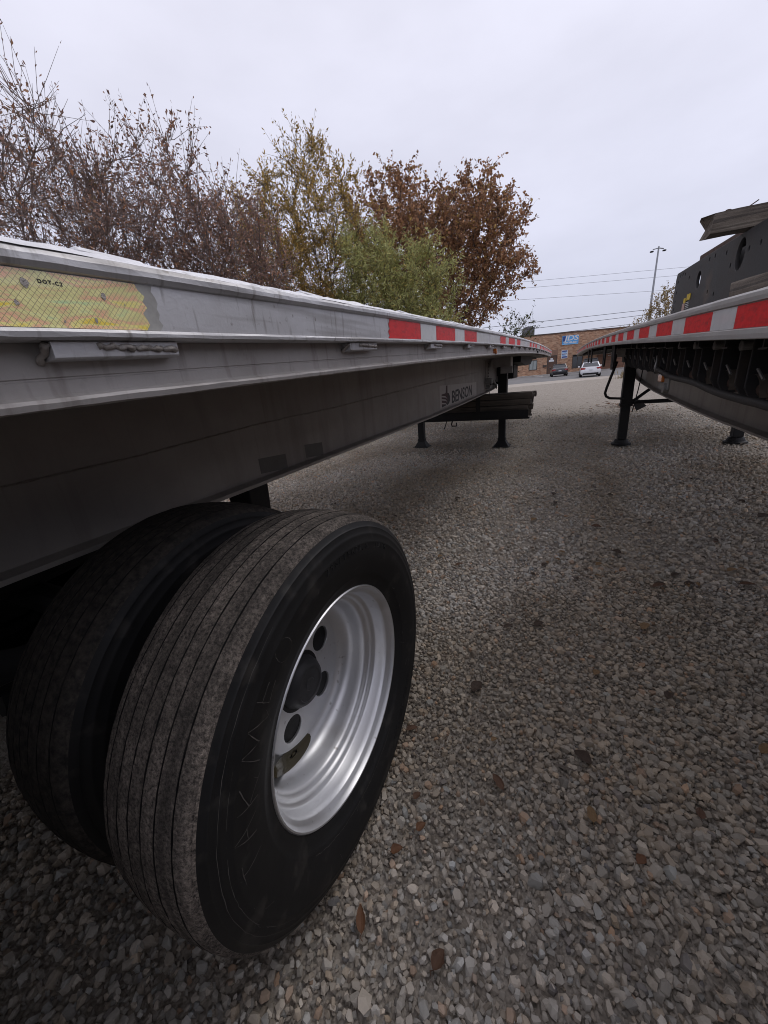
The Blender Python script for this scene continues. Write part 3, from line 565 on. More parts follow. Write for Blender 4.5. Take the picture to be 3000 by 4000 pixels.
# running gear
for ly in (0, -1.26):
    ww_ = wheel(TL, 1.24, -.005+ly, 1, letters=(ly == 0))
    if ly == 0: rim_reflection(ww_, 1163, 2925, 98, 32, math.atan2(-165, 125))
    wheel(TL, .865, -.005+ly, 1, full=False)
    wheel(TL, -1.24, -.005+ly, -1); wheel(TL, -.905, -.005+ly, -1, full=False)
    MB().cyl((-1.0, ly, .5), (1.0, ly, .5), .065, 20).build('axle', MT['black'], TL, smooth=False)
for ly in (.60, -.66, -1.9):
    for sx_ in (1, -1):
        b = MB(); b.box((sx_*.49, ly-.10, .80), (.11, .10, .285), taper=1.2); b.build('suspension_hanger', MT['black'], TL, bevel=.006)
for ly in (.0, -1.26):
    for sx_ in (1, -1):
        b = MB(); b.tube([(sx_*.49, ly+.56, .70), (sx_*.49, ly+.2, .60), (sx_*.49, ly-.05, .58), (sx_*.49, ly-.45, .64)], .04, 8); b.build('leaf_spring', MT['black'], TL)
# landing gear, rack, neck
lgL = [leg(TL, .71, 6.49, 1.50, .70, .15, .118, 'shoe', MT['black']), leg(TL, -.85, 6.49, 1.50, .70, .15, .118, 'shoe', MT['black'])]
b = MB(); b.cyl((-.85, 6.49, 1.12), (.71, 6.49, 1.12), .022, 10); b.build('cross_shaft', MT['black'], TL)
b = MB()
for yy in (5.90, 6.32): b.b2(-.95, 1.22, yy-.03, yy+.03, .555, .585)
for xx in (-.86, .40):
    for yy in (5.87, 6.35): b.b2(xx-.03, xx+.03, yy-.012, yy+.012, .556, 1.02)
b.build('dunnage_rack', MT['black'], TL)
b = MB(); b.b2(-.95, 1.2, 5.86, 5.868, .585, .70); b.build('rack_panel', MT['black'], TL)
MB().tube([(-.05, 5.9, .57), (-.07, 5.9, .50), (-.06, 5.9, .47), (.02, 5.9, .47), (.02, 5.9, .53)], .012).build('rack_hook', MT['black'], TL)
MB().tube([(-.15, 5.9, .57), (-.2, 5.88, .42)], .008).build('hanging_rod', MT['black'], TL)
b = MB(); b.b2(-.55, .80, 7.2, 7.85, 1.16, 1.41); b.build('tool_box', MT['black'], TL, bevel=.01)
b = MB(); b.add([(x_, y_, z_) for x_ in (.95, -.95) for y_, z_ in ((6.9, 1.44), (6.9, 1.54), (10.7, 1.56), (10.7, 1.525), (9.4, 1.50), (9.0, 1.40), (7.9, 1.38))], [tuple(range(7)), tuple(range(13, 6, -1))]+[(i, i+7, (i+1) % 7+7, (i+1) % 7) for i in range(7)]); b.build('coupler_frame', MT['black'], TL)
for ly in (2.2, 6.26):
    o = MB().cyl((HW-.034, ly, zl(ly)-.115), (HW-.012, ly, zl(ly)-.115), .018, 14).build('marker_lamp', MT['amber' if ly < 3 else 'black'], TL, bevel=.003)
for ly in (-.36, .02, .5, 1.1, 1.75, 2.6): # small tie pads standing on the deck edge
    b = MB(); b.box((HW-.045, ly, zl(ly)+.0065), (.07, .075, .008)); b.build('deck_pad', MT['alu_rough'], TL, bevel=.004)

# timbers stowed crosswise in the rack
tl_rng = random.Random(12)
LM = Matrix.Translation((-1.73, .7, 0)) @ Matrix.Rotation(R(-1.0), 4, 'Z')
def timber_mesh(ln, w, h, seed, rough_end=.01):
    rg = random.Random(seed); b = MB(); n = max(6, int(ln/.09)); rings = []
    for i in range(n+1):
        x_ = ln*i/n; jx = rg.uniform(-rough_end, rough_end) if i in (0, n) else 0
        ring = []
        for (a_, c_) in ((-1, -1), (0, -1), (1, -1), (1, 0), (1, 1), (0, 1), (-1, 1), (-1, 0)):
            k_ = .93 if abs(a_)+abs(c_) == 2 else 1.0
            ring.append((x_+jx+(rg.uniform(-rough_end, rough_end) if i in (0, n) else 0), a_*w/2*k_+rg.uniform(-.0018, .0018), c_*h/2*k_+rg.uniform(-.0018, .0018)))
        rings.append(ring)
    b.sweep(rings); return b.mesh('timber')
ends = {0: (.36, .36, .34), 1: (.42, .40, .38), 2: (.47, .44, .46), 3: (.50, .40, .36)}
names_layer = ['bottom', 'second', 'third', 'top']; names_row = ['rear', 'middle', 'front']
for lay in range(4):
    for row in range(3):
        x_end = 1.28-tl_rng.uniform(0, .03)-(.11-.03*lay if row == 0 else .05-.015*lay)+(.03 if lay == 3 and row == 2 else 0)
        o = link('timber', timber_mesh(2.15, .093, .093, 70+lay*3+row), MT['timber_dark'])
        o.matrix_world = LM @ Matrix.Translation((x_end-2.15, 5.955+row*.115, .585+.048+lay*.0955))
        tag(o, f'dark square timber in the under-deck rack, {names_layer[lay]} layer, {names_row[row]} row', 'timber', 'timbers stowed in the under-deck rack')

# ------------------------------------------------------------------ right trailer (near deck edge on its -X side)
TR = empty('flatbed_trailer', (.385+HW, .7, 0), 0)
tag(TR, 'flatbed trailer with red and white taped rail, row of winches and black steel load', 'trailer')
zr = curve([(-3.3, 1.26), (-1, 1.37), (.44, 1.438), (.8, 1.457), (1.27, 1.479), (3.04, 1.547), (5.43, 1.607), (8.5, 1.643), (11.8, 1.649)])
M0, M1 = -3.6, 11.8
PR = [(-.08, .003), (-.014, .003), (-.005, .002), (0, -.003), (.001, -.012), (0, -.0215), (-.005, -.0235), (-.005, -.0765), (0, -.0785), (.001, -.088), (0, -.0985), (-.004, -.1005), (-.05, -.1005), (-.05, -.03), (-.08, -.03)]
STR = stations(M0, M1, 0, 2.5, .03, .12)
rail(TR, 'side_rail', PR, -1, STR, zr, MT['rail_grey'], [0, .0006, .0005, .0004, .0004, .0002, 0, 0, 0, .0002, .0003, 0, 0, 0, 0], 31)
rail(TR, 'side_rail', PR, 1, stations(M0, M1, 0, 0), zr, MT['alu_dirty'])
rail(TR, 'inner_channel', [(-.05, -.101), (-.13, -.101), (-.13, -.04), (-.051, -.04)], -1, stations(M0, M1, 0, 0), zr, MT['black_worn'])
l = 1.482-.7-.46*2; i = 0
while l < M1-.05:
    tape(TR, -1, l, min(l+.282, M1-.01)-.001, zr, -.0755, -.0245, -.0042, MT['tape_red'], seed=900+i)
    if l+.46 < M1: tape(TR, -1, l+.282, l+.4595, zr, -.0755, -.0245, -.0042, MT['tape_white'], seed=1900+i)
    l += .46; i += 1
b = MB(); b.sweep([[(-1.22, l, zr(l)-.03), (1.22, l, zr(l)-.03), (1.22, l, zr(l)+.001), (-1.22, l, zr(l)+.001)] for l in stations(M0, M1, 0, 0, dc=.3)]); b.build('deck_floor', MT['wood_deck'], TR)
cm = MB(); cm.b2(-1.15, 1.15, -.03, .03, -.006, 0); cm.b2(-1.15, 1.15, -.03, .03, -.11, -.104); cm.b2(-1.15, 1.15, -.004, .004, -.104, -.006); CM2 = cm.mesh('cross_member'); CM2.materials.append(MT['black_worn'])
for k in range(int((M1-M0)/.305)): ly = M0+.15+k*.305; link('cross_member', CM2, parent=TR, loc=(0, ly, zr(ly)-.0305))
b = MB(); b.b2(-1.28, 1.28, M1-.005, M1+.03, zr(M1)-.14, zr(M1)-.001); b.build('nose_rail', MT['alu_dirty'], TR, bevel=.008)
b = MB(); b.b2(-1.28, 1.28, M0-.04, M0+.005, zr(M0)-.14, zr(M0)-.001); b.build('tail_rail', MT['alu_dirty'], TR, bevel=.008)
zb2 = lambda l: float(np.interp(l, [-4, 1.8, 2.3, 3.1, 3.8, 4.5, 5.4, 6.3, 7.0, 7.6, 8.2, 12.5], [.80, .805, .807, .815, .832, .858, .895, .955, 1.02, 1.12, 1.40, 1.46]))
BS2 = [M0+.1+.1*k for k in range(int((M1-M0-.3)/.1))]
for sx_ in (1, -1): beam(TR, sx_*.48, BS2, zb2, lambda l: zr(l)-.142, MT['alu_web'])
# winches under the near rail
def winch_mesh():
    b = MB(); w = .175; t_ = .007
    for yy in (0, w):
        sh = [(-.06, 0), (.07, 0), (.07, -.13), (.045, -.205), (-.035, -.205), (-.06, -.16)]
        b.add([(p[0], yy, p[1]) for p in sh]+[(p[0], yy+t_, p[1]) for p in sh], [tuple(range(6)), tuple(range(11, 5, -1))]+[(k, k+6, (k+1) % 6+6, (k+1) % 6) for k in range(6)])
    b.b2(-.062, .07, -.012, w+t_+.012, -.002, .006)
    return b.mesh('winch_frame', bevel=.003)
WM = winch_mesh(); WM.materials.append(MT['black_worn'])
WD = MB(); WD.cyl((0, -.01, -.165), (0, .19, -.165), .028, 16); WD.b2(-.005, .005, .03, .15, -.198, -.132); WD = WD.mesh('winch_drum'); WD.materials.append(MT['rust'])
WC = MB(); WC.cyl((-.085, .205, -.018), (.03, .205, -.018), .0175, 14); WC = WC.mesh('clamp_bolt', bevel=.003); WC.materials.append(MT['steel_grey'])
WP = MB(); WP.tube([(-.066, .03, -.125), (-.066, .085, -.095)], .0045, 6); WP = WP.mesh('pawl'); WP.materials.append(MT['steel_grey'])
WS = MB()
for k in range(13):
    t0 = math.pi*(.05+.72*k/12); WS.v += [(-.045, .165-.075*math.cos(t0)*1.0, -.20+.085*math.sin(t0)), (.045, .165-.075*math.cos(t0), -.20+.085*math.sin(t0))]
WS.f = [(2*k, 2*k+1, 2*k+3, 2*k+2) for k in range(12)]; WS.mi = [0]*12; WS = WS.mesh('strap_coil'); WS.materials.append(mat('faded_strap', (.14, .115, .09), .9, var=(40, .5)))
for k in range(13):
    ly = .78+.268*k+.0-.175; xx = -1.035; zz = zr(ly)-.106
    w = empty('winch', (xx, ly, zz), 0, TR)
    link('winch_frame', WM, parent=w); link('winch_drum', WD, parent=w); link('clamp_bolt', WC, parent=w); link('pawl', WP, parent=w)
    if k < 4: link('strap_coil', WS, parent=w)
rgh = random.Random(8); b = MB(); hp = [(-1.06, l, float(np.interp(l, [-1, .95, 1.28, 2.1, 2.36], [1.12, 1.16, 1.18, 1.222, 1.245]))+.004*math.sin(l*9)) for l in [-.6+.05*k for k in range(60)]]
b.tube([(-1.115, p[1], p[2]) for p in hp], [.0135 if k < 52 else .0135+rgh.uniform(-.003, .006) for k in range(60)], 10); hs = b.build('air_hose', MT['rubber'], TR, smooth=True)
b = MB(); b.tube([(-1.115, 2.345, 1.237), (-1.118, 2.385, 1.255), (-1.112, 2.40, 1.30), (-1.115, 2.398, 1.33)], [.012, .01, .007, .004], 7); b.build('frayed_end', MT['steel_grey'], hs)
b = MB(); b.b2(-1.095, -1.085, 2.10, 2.34, 1.13, 1.225); lb = b.build('lamp_bracket', MT['steel_grey'], TR, bevel=.003)
MB().box((-1.10, 2.26, 1.195), (.02, .11, .045)).build('amber_lamp', MT['amber'], lb, bevel=.006)
MB().cyl((-1.11, 2.15, 1.14), (-1.08, 2.15, 1.14), .03, 14).build('lamp_grommet', MT['steel_grey'], lb, bevel=.003)
# slotted tie plates hanging under the rail near the nose
TP = plate_mesh([(-.11, .16), (.11, .16), (.11, -.07), (.07, -.11), (-.07, -.11), (-.11, -.07)], [(0, -.02, .03, .04)], .014); TP.transform(Matrix(((0, 0, -1, 0), (1, 0, 0, 0), (0, 1, 0, 0), (0, 0, 0, 1)))); TP.materials.append(MT['black'])
for ly in (3.72, 4.6, 6.75, 7.5): link('tie_plate', TP, parent=TR, loc=(-1.225, ly, zr(ly)-.21))
b = MB(); b.cyl((-1.235, 3.72, zr(3.72)-.23), (-1.20, 3.72, zr(3.72)-.23), .05, 16); b.build('round_boss', MT['black'], TR, bevel=.004)
# landing gear
leg(TR, -.69, 6.53, 1.46, .62, .15, .128, 'disc', MT['black']); leg(TR, .79, 6.57, 1.46, .62, .15, .128, 'disc', MT['black'])
b = MB(); b.b2(-.80, -.50, 6.44, 6.66, 1.28, zr(6.5)-.141); b.build('leg_mount', MT['black'], TR, bevel=.01)
b = MB(); b.b2(-.93, -.78, 6.36, 6.40, 1.36, 1.50); b.build('mount_plate', MT['alu_dirty'], TR, bevel=.003)
b = MB(); b.tube([(-.90, 6.32, 1.30), (-.93, 6.30, 1.20), (-1.005, 6.28, .93), (-1.02, 6.28, .85), (-1.0, 6.28, .80), (-.95, 6.28, .77), (-.75, 6.38, .745)], .019, 8); b.build('crank_handle', MT['black'], TR, smooth=True)
b = MB(); b.tube([(-.62, 6.56, .66), (-.38, 6.56, .86), (-.1, 7.2, 1.2)], .024, 8); b.build('brace', MT['black'], TR)
b = MB(); b.tube([(-.62, 6.57, .665), (.79, 6.57, .665)], .03, 8); b.build('brace', MT['black'], TR)
b = MB(); b.add([(-.62, 6.55, .72), (-.50, 6.55, .70), (-.40, 6.55, .60), (-.53, 6.55, .53), (-.62, 6.57, .72), (-.50, 6.57, .70), (-.40, 6.57, .60), (-.53, 6.57, .53)], [(0, 1, 2, 3), (7, 6, 5, 4)]+[(k, (k+1) % 4, (k+1) % 4+4, k+4) for k in range(4)]); b.build('gusset', MT['black_worn'], TR)
MB().tube([(-.52, 6.45, 1.3), (-.56, 6.45, .85), (-.60, 6.47, .52)], .008, 6).build('hanging_rod', MT['black'], TR)
for ly in (-1.2, -2.4):
    wheel(TR, -1.24, ly, -1); wheel(TR, -.905, ly, -1, full=False); wheel(TR, 1.24, ly, 1)
    MB().cyl((-1.0, ly, .5), (1.0, ly, .5), .065, 16).build('axle', MT['black'], TR)

# ------------------------------------------------------------------ load on the right trailer
wzr = lambda y: zr(y-.7)
Y_END = 3.20; XR = .63; RH = .258
SLOPE = (wzr(Y_END)-wzr(.6))/(Y_END-.6)
def rail_holes():
    h = [(-.55, .135, .03, .05), (-.17, .03+.07, .008, .008)]
    return h
RL = 3.6
outl = [(-RL, 0), (-.02, 0), (0, .02), (0, RH-.03), (-.015, RH), (-RL, RH)]
hl = [(-.49, .165, .036, .042), (-1.02, .185, .045, .058)]+[(-x_, z_, .009, .011) for x_, z_ in ((.06, .06), (.06, .10), (.06, .15), (.06, .205), (.10, .235), (.15, .235), (.20, .23), (.30, .2), (.27, .075), (.33, .075), (.62, .235), (.70, .235), (.68, .09), (.78, .07), (.85, .22), (.93, .16), (1.10, .19), (1.2, .19), (1.45, .21), (1.6, .1))]
pm = plate_mesh(outl, hl, .012, .001); pm.materials.append(MT['black_worn'])
# plate x runs along +Y, y up, facing -X
rl = empty('steel_frame_rail', (XR, Y_END, wzr(Y_END)+.012)); rl.rotation_euler = (math.atan(SLOPE), 0, 0)
tag(rl, 'black drilled steel channel lying along the taped deck under a timber', 'steel channel')
TOX = Matrix(((0, 0, -1, 0), (1, 0, 0, 0), (0, 1, 0, 0), (0, 0, 0, 1)))
pm.transform(TOX); link('channel_web', pm, parent=rl)
b = MB(); b.b2(.004, .085, -RL, -.012, RH-.011, RH+.001); b.build('channel_flange', MT['steel_grey'], rl, bevel=.003)
b = MB(); b.b2(.004, .085, -RL, -.012, -.001, .011); b.build('channel_flange', MT['black_worn'], rl, bevel=.003)
for (l0, l1, z0, z1, m_) in ((-.40, -.335, .085, .115, 'yellow'), (-.315, -.275, .075, .10, 'yellow'), (-.312, -.262, .022, .074, 'pinklabel')):
    b = MB(); b.b2(-.0105, -.008, l0, l1, z0, z1); b.build('sticker', MT[m_], rl)
for k in range(4): MB().b2(-.0102, -.008, -.395+.003*k, -.33, .045+.009*k, .048+.009*k).build('sticker_print', MT['white_print'], rl)
rb = MB(); rb.b2(-.04, .04, -1.9, 0, 0, .062); rb = link('rusty_bar', rb.mesh('rusty_bar', bevel=.006), MT['rust'], None, (XR+.135, 3.20, wzr(3.2)+.290)); rb.rotation_euler = (math.atan(SLOPE), 0, R(1))
tag(rb, 'rusty steel bar lying behind the black drilled channel', 'steel bar')
b = MB(); b.b2(-.035, .035, -1.9, 0, 0, .282); sp_ = link('steel_spacer', b.mesh('steel_spacer', bevel=.004), MT['black_worn'], None, (XR+.135, 3.12, wzr(3.12)+.006)); sp_.rotation_euler = (math.atan(SLOPE), 0, R(1)); tag(sp_, 'dark steel member beneath the rusty bar behind the channel', 'steel channel')
o = link('timber', timber_mesh(1.35, .095, .074, 5, .018), MT['timber'], None, (.488, 2.17, wzr(2.17)+.012+RH+.0385), (0, R(-.5), R(2)))
tag(o, 'weathered timber with splintered end laid across the black steel channel', 'timber')
MB().tube([(.07, .0, .028), (.072, .002, .045)], [.007, .010], 7).build('bolt_head', MT['rust'], o); MB().tube([(.11, .01, .028), (.16, .0, .058)], .0022, 5).build('bent_nail', MT['rust'], o)
o = link('timber', timber_mesh(.9, .09, .065, 6, .012), MT['timber'], None, (.545, 1.80, wzr(1.78)+.036), (math.atan(SLOPE)*0, R(2.0), R(-84)))
tag(o, 'grey weathered timber block lying flat on the taped deck edge', 'timber')
o = link('timber', timber_mesh(1.2, .09, .085, 16, .012), MT['timber_dark'], None, (.70, 1.72, wzr(1.72)+.012+RH+.07+.045), (0, R(-3), R(-22)))
tag(o, 'dark timber leaning over the weathered crosswise timber on the steel load', 'timber')

# ------------------------------------------------------------------ brick building
def brick_mat():
    m = mat('tan_rough_brick', (.3, .19, .11), .9); t = m.node_tree; p = t.nodes['Principled BSDF']; N = t.nodes.new; K = t.links.new
    co = N('ShaderNodeTexCoord'); bt = N('ShaderNodeTexBrick'); bt.inputs['Scale'].default_value = 1.0; bt.inputs['Brick Width'].default_value = .42; bt.inputs['Row Height'].default_value = .15; bt.inputs['Mortar Size'].default_value = .012
    bt.inputs['Color1'].default_value = (.58, .355, .225, 1); bt.inputs['Color2'].default_value = (.36, .18, .105, 1); bt.inputs['Mortar'].default_value = (.4, .32, .24, 1); K(co.outputs['Object'], bt.inputs[0])
    mpn = N('ShaderNodeMapping'); mpn.inputs['Scale'].default_value = (1.2, 4.2, 1); K(co.outputs['Object'], mpn.inputs[0])
    n = N('ShaderNodeTexNoise'); n.inputs['Scale'].default_value = 1.6; n.inputs['Detail'].default_value = 5; K(mpn.outputs[0], n.inputs[0])
    r = N('ShaderNodeMapRange'); r.inputs[1].default_value = .5; r.inputs[2].default_value = .68; r.inputs[4].default_value = .8; K(n.outputs[0], r.inputs[0])
    mx = N('ShaderNodeMix'); mx.data_type = 'RGBA'; mx.inputs[7].default_value = (.19, .11, .07, 1); K(r.outputs[0], mx.inputs[0]); K(bt.outputs['Color'], mx.inputs[6]); K(mx.outputs[2], p.inputs['Base Color'])
    b = N('ShaderNodeBump'); b.inputs['Strength'].default_value = .5; b.inputs['Distance'].default_value = .03; K(bt.outputs['Fac'], b.inputs['Height']); b.invert = True; K(b.outputs[0], p.inputs['Normal'])
    return m
BM = Matrix.Identity(4)
for i_ in range(3): BM[i_][0] = BU[i_]; BM[i_][1] = (0, 0, 1)[i_]; BM[i_][2] = BN[i_]; BM[i_][3] = BO[i_]
bld = empty('brick_building'); bld.matrix_world = BM           # local x along wall, y up, z out of the wall
tag(bld, 'low tan brick workshop with flat roof behind the parked cars', 'building')
brown = mat('brown_paint', (.115, .065, .045), .7, var=(2, .4)); glass = mat('dark_window_glass', (.02, .024, .028), .08, 0, spec=.8); frame = mat('bronze_frame', (.06, .045, .038), .5); blind = mat('pale_blinds', (.33, .37, .36), .5, var=(3, .3)); white = mat('white_panel', (.7, .72, .74), .5)
tanpanel = mat('tan_panel', (.27, .16, .11), .8, var=(2, .3)); conc = mat('concrete', (.45, .43, .4), .9, var=(2, .5))
u_l, z_roof = wallpt(2040, 1316); z_roof = 5.85
WU0, WU1 = -9.0, 42.0
def rect(x0, y0, x1, y1): a_ = wallpt(x0, y0); c_ = wallpt(x1, y1); return min(a_[0], c_[0]), max(a_[0], c_[0]), min(a_[1], c_[1]), max(a_[1], c_[1])
r3 = lambda x, y: (2000+x*.3617, 1200+y*.3617)
def rr3(x0, y0, x1, y1): return rect(*r3(x0, y0), *r3(x1, y1))
MB().b2(WU0, WU1, -.1, z_roof, -14, 0).build('wall', brick_mat(), bld)
MB().b2(WU0-.1, WU1+.1, z_roof-.03, z_roof+.16, -14.1, .08).build('roof_edge', brown, bld)
def opening(name, r_, m, depth=.06, fr=None, panes=0):
    u0, u1, z0, z1 = r_; b = MB(); b.b2(u0, u1, z0, z1, -.02, .02); o = b.build(name, m, bld)
    if fr:
        f = MB(); w_ = .08
        for q in ((u0-w_, u0, z0-w_, z1+w_), (u1, u1+w_, z0-w_, z1+w_), (u0, u1, z1, z1+w_), (u0, u1, z0-w_, z0)): f.b2(*q, -.01, depth)
        f.build('frame', fr, o)
    for k in range(1, panes): u_ = u0+(u1-u0)*k/panes; MB().b2(u_-.03, u_+.03, z0, z1, .0205, .045).build('mullion', fr or frame, o)
    return o
opening('window', rr3(190, 582, 262, 672), blind, fr=frame, panes=2)
d_ = rr3(388, 532, 470, 714); dd = opening('door', (d_[0], d_[1], 0.02, d_[3]), brown, fr=frame)
MB().box((d_[1]-.18, 1.05, .05), (.06, .25, .05)).build('handle', white, dd)
q = rr3(398, 572, 452, 586); MB().b2(*q, .021, .04).build('door_notice', white, dd)
q = rr3(415, 552, 440, 566); MB().b2(*q, .021, .04).build('house_number', white, dd)
MB().b2(*rr3(425, 462, 492, 516), .002, .05).build('tan_panel', tanpanel, bld)
opening('window', rr3(660, 520, 748, 646), glass, fr=frame, panes=2)
MB().b2(*rr3(333, 627, 368, 648), .002, .12).build('vent', frame, bld)
gd = rr3(925, 560, 1190, 690); gdo = opening('garage_door', (gd[0], gd[1], .02, 3.0), mat('brown_door_panel', (.2, .1, .06), .7), fr=brown)
for k in range(1, 6): MB().b2(gd[0], gd[1], .5*k-.02, .5*k+.02, .0205, .035).build('door_rib', brown, gdo)
opening('garage_door', (gd[1]+2, gd[1]+6, .02, 3.0), bpy.data.materials['brown_door_panel'], fr=brown)
# shingled entrance canopy projecting over the dark window
c0 = wallpt(2259, 1379)[0]; cz = wallpt(2262, 1377)[1]
b = MB(); b.add([(c0-.4, cz-.3, 2.2), (c0+7, cz-.3, 2.2), (c0+7, cz+1.3, .02), (c0+1.2, cz+1.3, .02), (c0-.4, cz-.5, 2.2), (c0+7, cz-.5, 2.2), (c0+7, cz+1.1, .02), (c0+1.2, cz+1.1, .02)], [(0, 1, 2, 3), (7, 6, 5, 4), (0, 4, 5, 1), (1, 5, 6, 2), (2, 6, 7, 3), (3, 7, 4, 0)]); b.build('entrance_canopy', tanpanel, bld)
b = MB(); b.b2(WU0, WU1, .0, .14, .0, 1.6); ks = link('pavement', b.mesh('pavement'), conc); ks.matrix_world = BM @ Matrix.Translation((0, 0, .01)); tag(ks, kind='structure')
def wall_sign(name, r_, m, label, out=.03):
    e_ = empty(name); e_.matrix_world = BM @ Matrix.Translation(((r_[0]+r_[1])/2, (r_[2]+r_[3])/2, .005)); tag(e_, label, 'sign')
    w_, h_ = r_[1]-r_[0], r_[3]-r_[2]; MB().b2(-w_/2, w_/2, -h_/2, h_/2, 0, .09).build('sign_panel', m, e_); return e_, w_, h_
blue = mat('bright_blue_sign', (.10, .36, .72), .4); navy = mat('navy_print', (.02, .06, .25), .5); ltblue = mat('pale_blue_sign', (.22, .5, .8), .4)
s1, w1, h1 = wall_sign('shop_sign', rr3(545, 312, 712, 394), blue, 'blue sign with white JDS letters high on the brick wall')
me = text_mesh('JDS', h1*.78, .15, .02, .01, 'CENTER'); me.transform(Matrix.Diagonal((1.45, 1, 1, 1))); link('lettering', me, white, s1, (.05*w1, -.05*h1, .1))
MB().b2(-w1*.47, -w1*.25, -.12*h1, h1*.44, .09, .1).build('emblem_patch', navy, s1)
me = text_mesh('708-388-8281', h1*.26, 0, .012, .01, 'CENTER'); me.transform(Matrix.Diagonal((1.12, 1, 1, 1))); link('phone_number', me, white, s1, (.02*w1, -.36*h1, .1))
MB().b2(-w1*.5, w1*.5, -h1*.5, -h1*.42, .09, .098).build('sign_border', ltblue, s1)
s2, w2, h2 = wall_sign('notice_sign', rr3(534, 468, 594, 550), white, 'white notice sign with blue text lines below the blue sign')
for k, (a_, c_, m_) in enumerate(((.46, .30, navy), (.24, .14, blue), (.08, -.02, navy), (-.08, -.16, blue), (-.24, -.42, navy))): MB().b2(-w2*.42, w2*(.42 if k % 2 == 0 else .3), c_*h2, a_*h2, .091, .1).build('text_line', m_, s2)
hv = empty('rooftop_unit'); q = rr3(218, 270, 298, 310); hv.matrix_world = BM @ Matrix.Translation(((q[0]+q[1])/2, z_roof+.01, -3.0)); tag(hv, 'grey rooftop air unit above the brick parapet', 'air unit')
hw_ = (q[1]-q[0])/2*1.05; gm = mat('grey_unit', (.12, .12, .125), .6, var=(3, .4))
MB().b2(-hw_, hw_, -.1, 1.45, -1, 1).build('cabinet', gm, hv, bevel=.04); MB().b2(-hw_*.8, hw_*.5, 1.451, 1.62, -.7, .7).build('fan_cowl', gm, hv, bevel=.04); MB().b2(hw_+.001, hw_*1.25, .3, 1.2, -.6, .6).build('duct', gm, hv, bevel=.03)
ml = MB(); c_ = on_ground(2010, 1474); 
kb = MB(); kb.box((0, 0, .06), (.35, 9, .15)); kb = link('kerb', kb.mesh('kerb', bevel=.03), conc, None, (BO+BU*(wallpt(2045, 1440)[0]-.6)+BN*7)); kb.rotation_euler = (0, 0, YAW-.25); tag(kb, 'pale concrete kerb along the edge of the car lot', 'kerb')

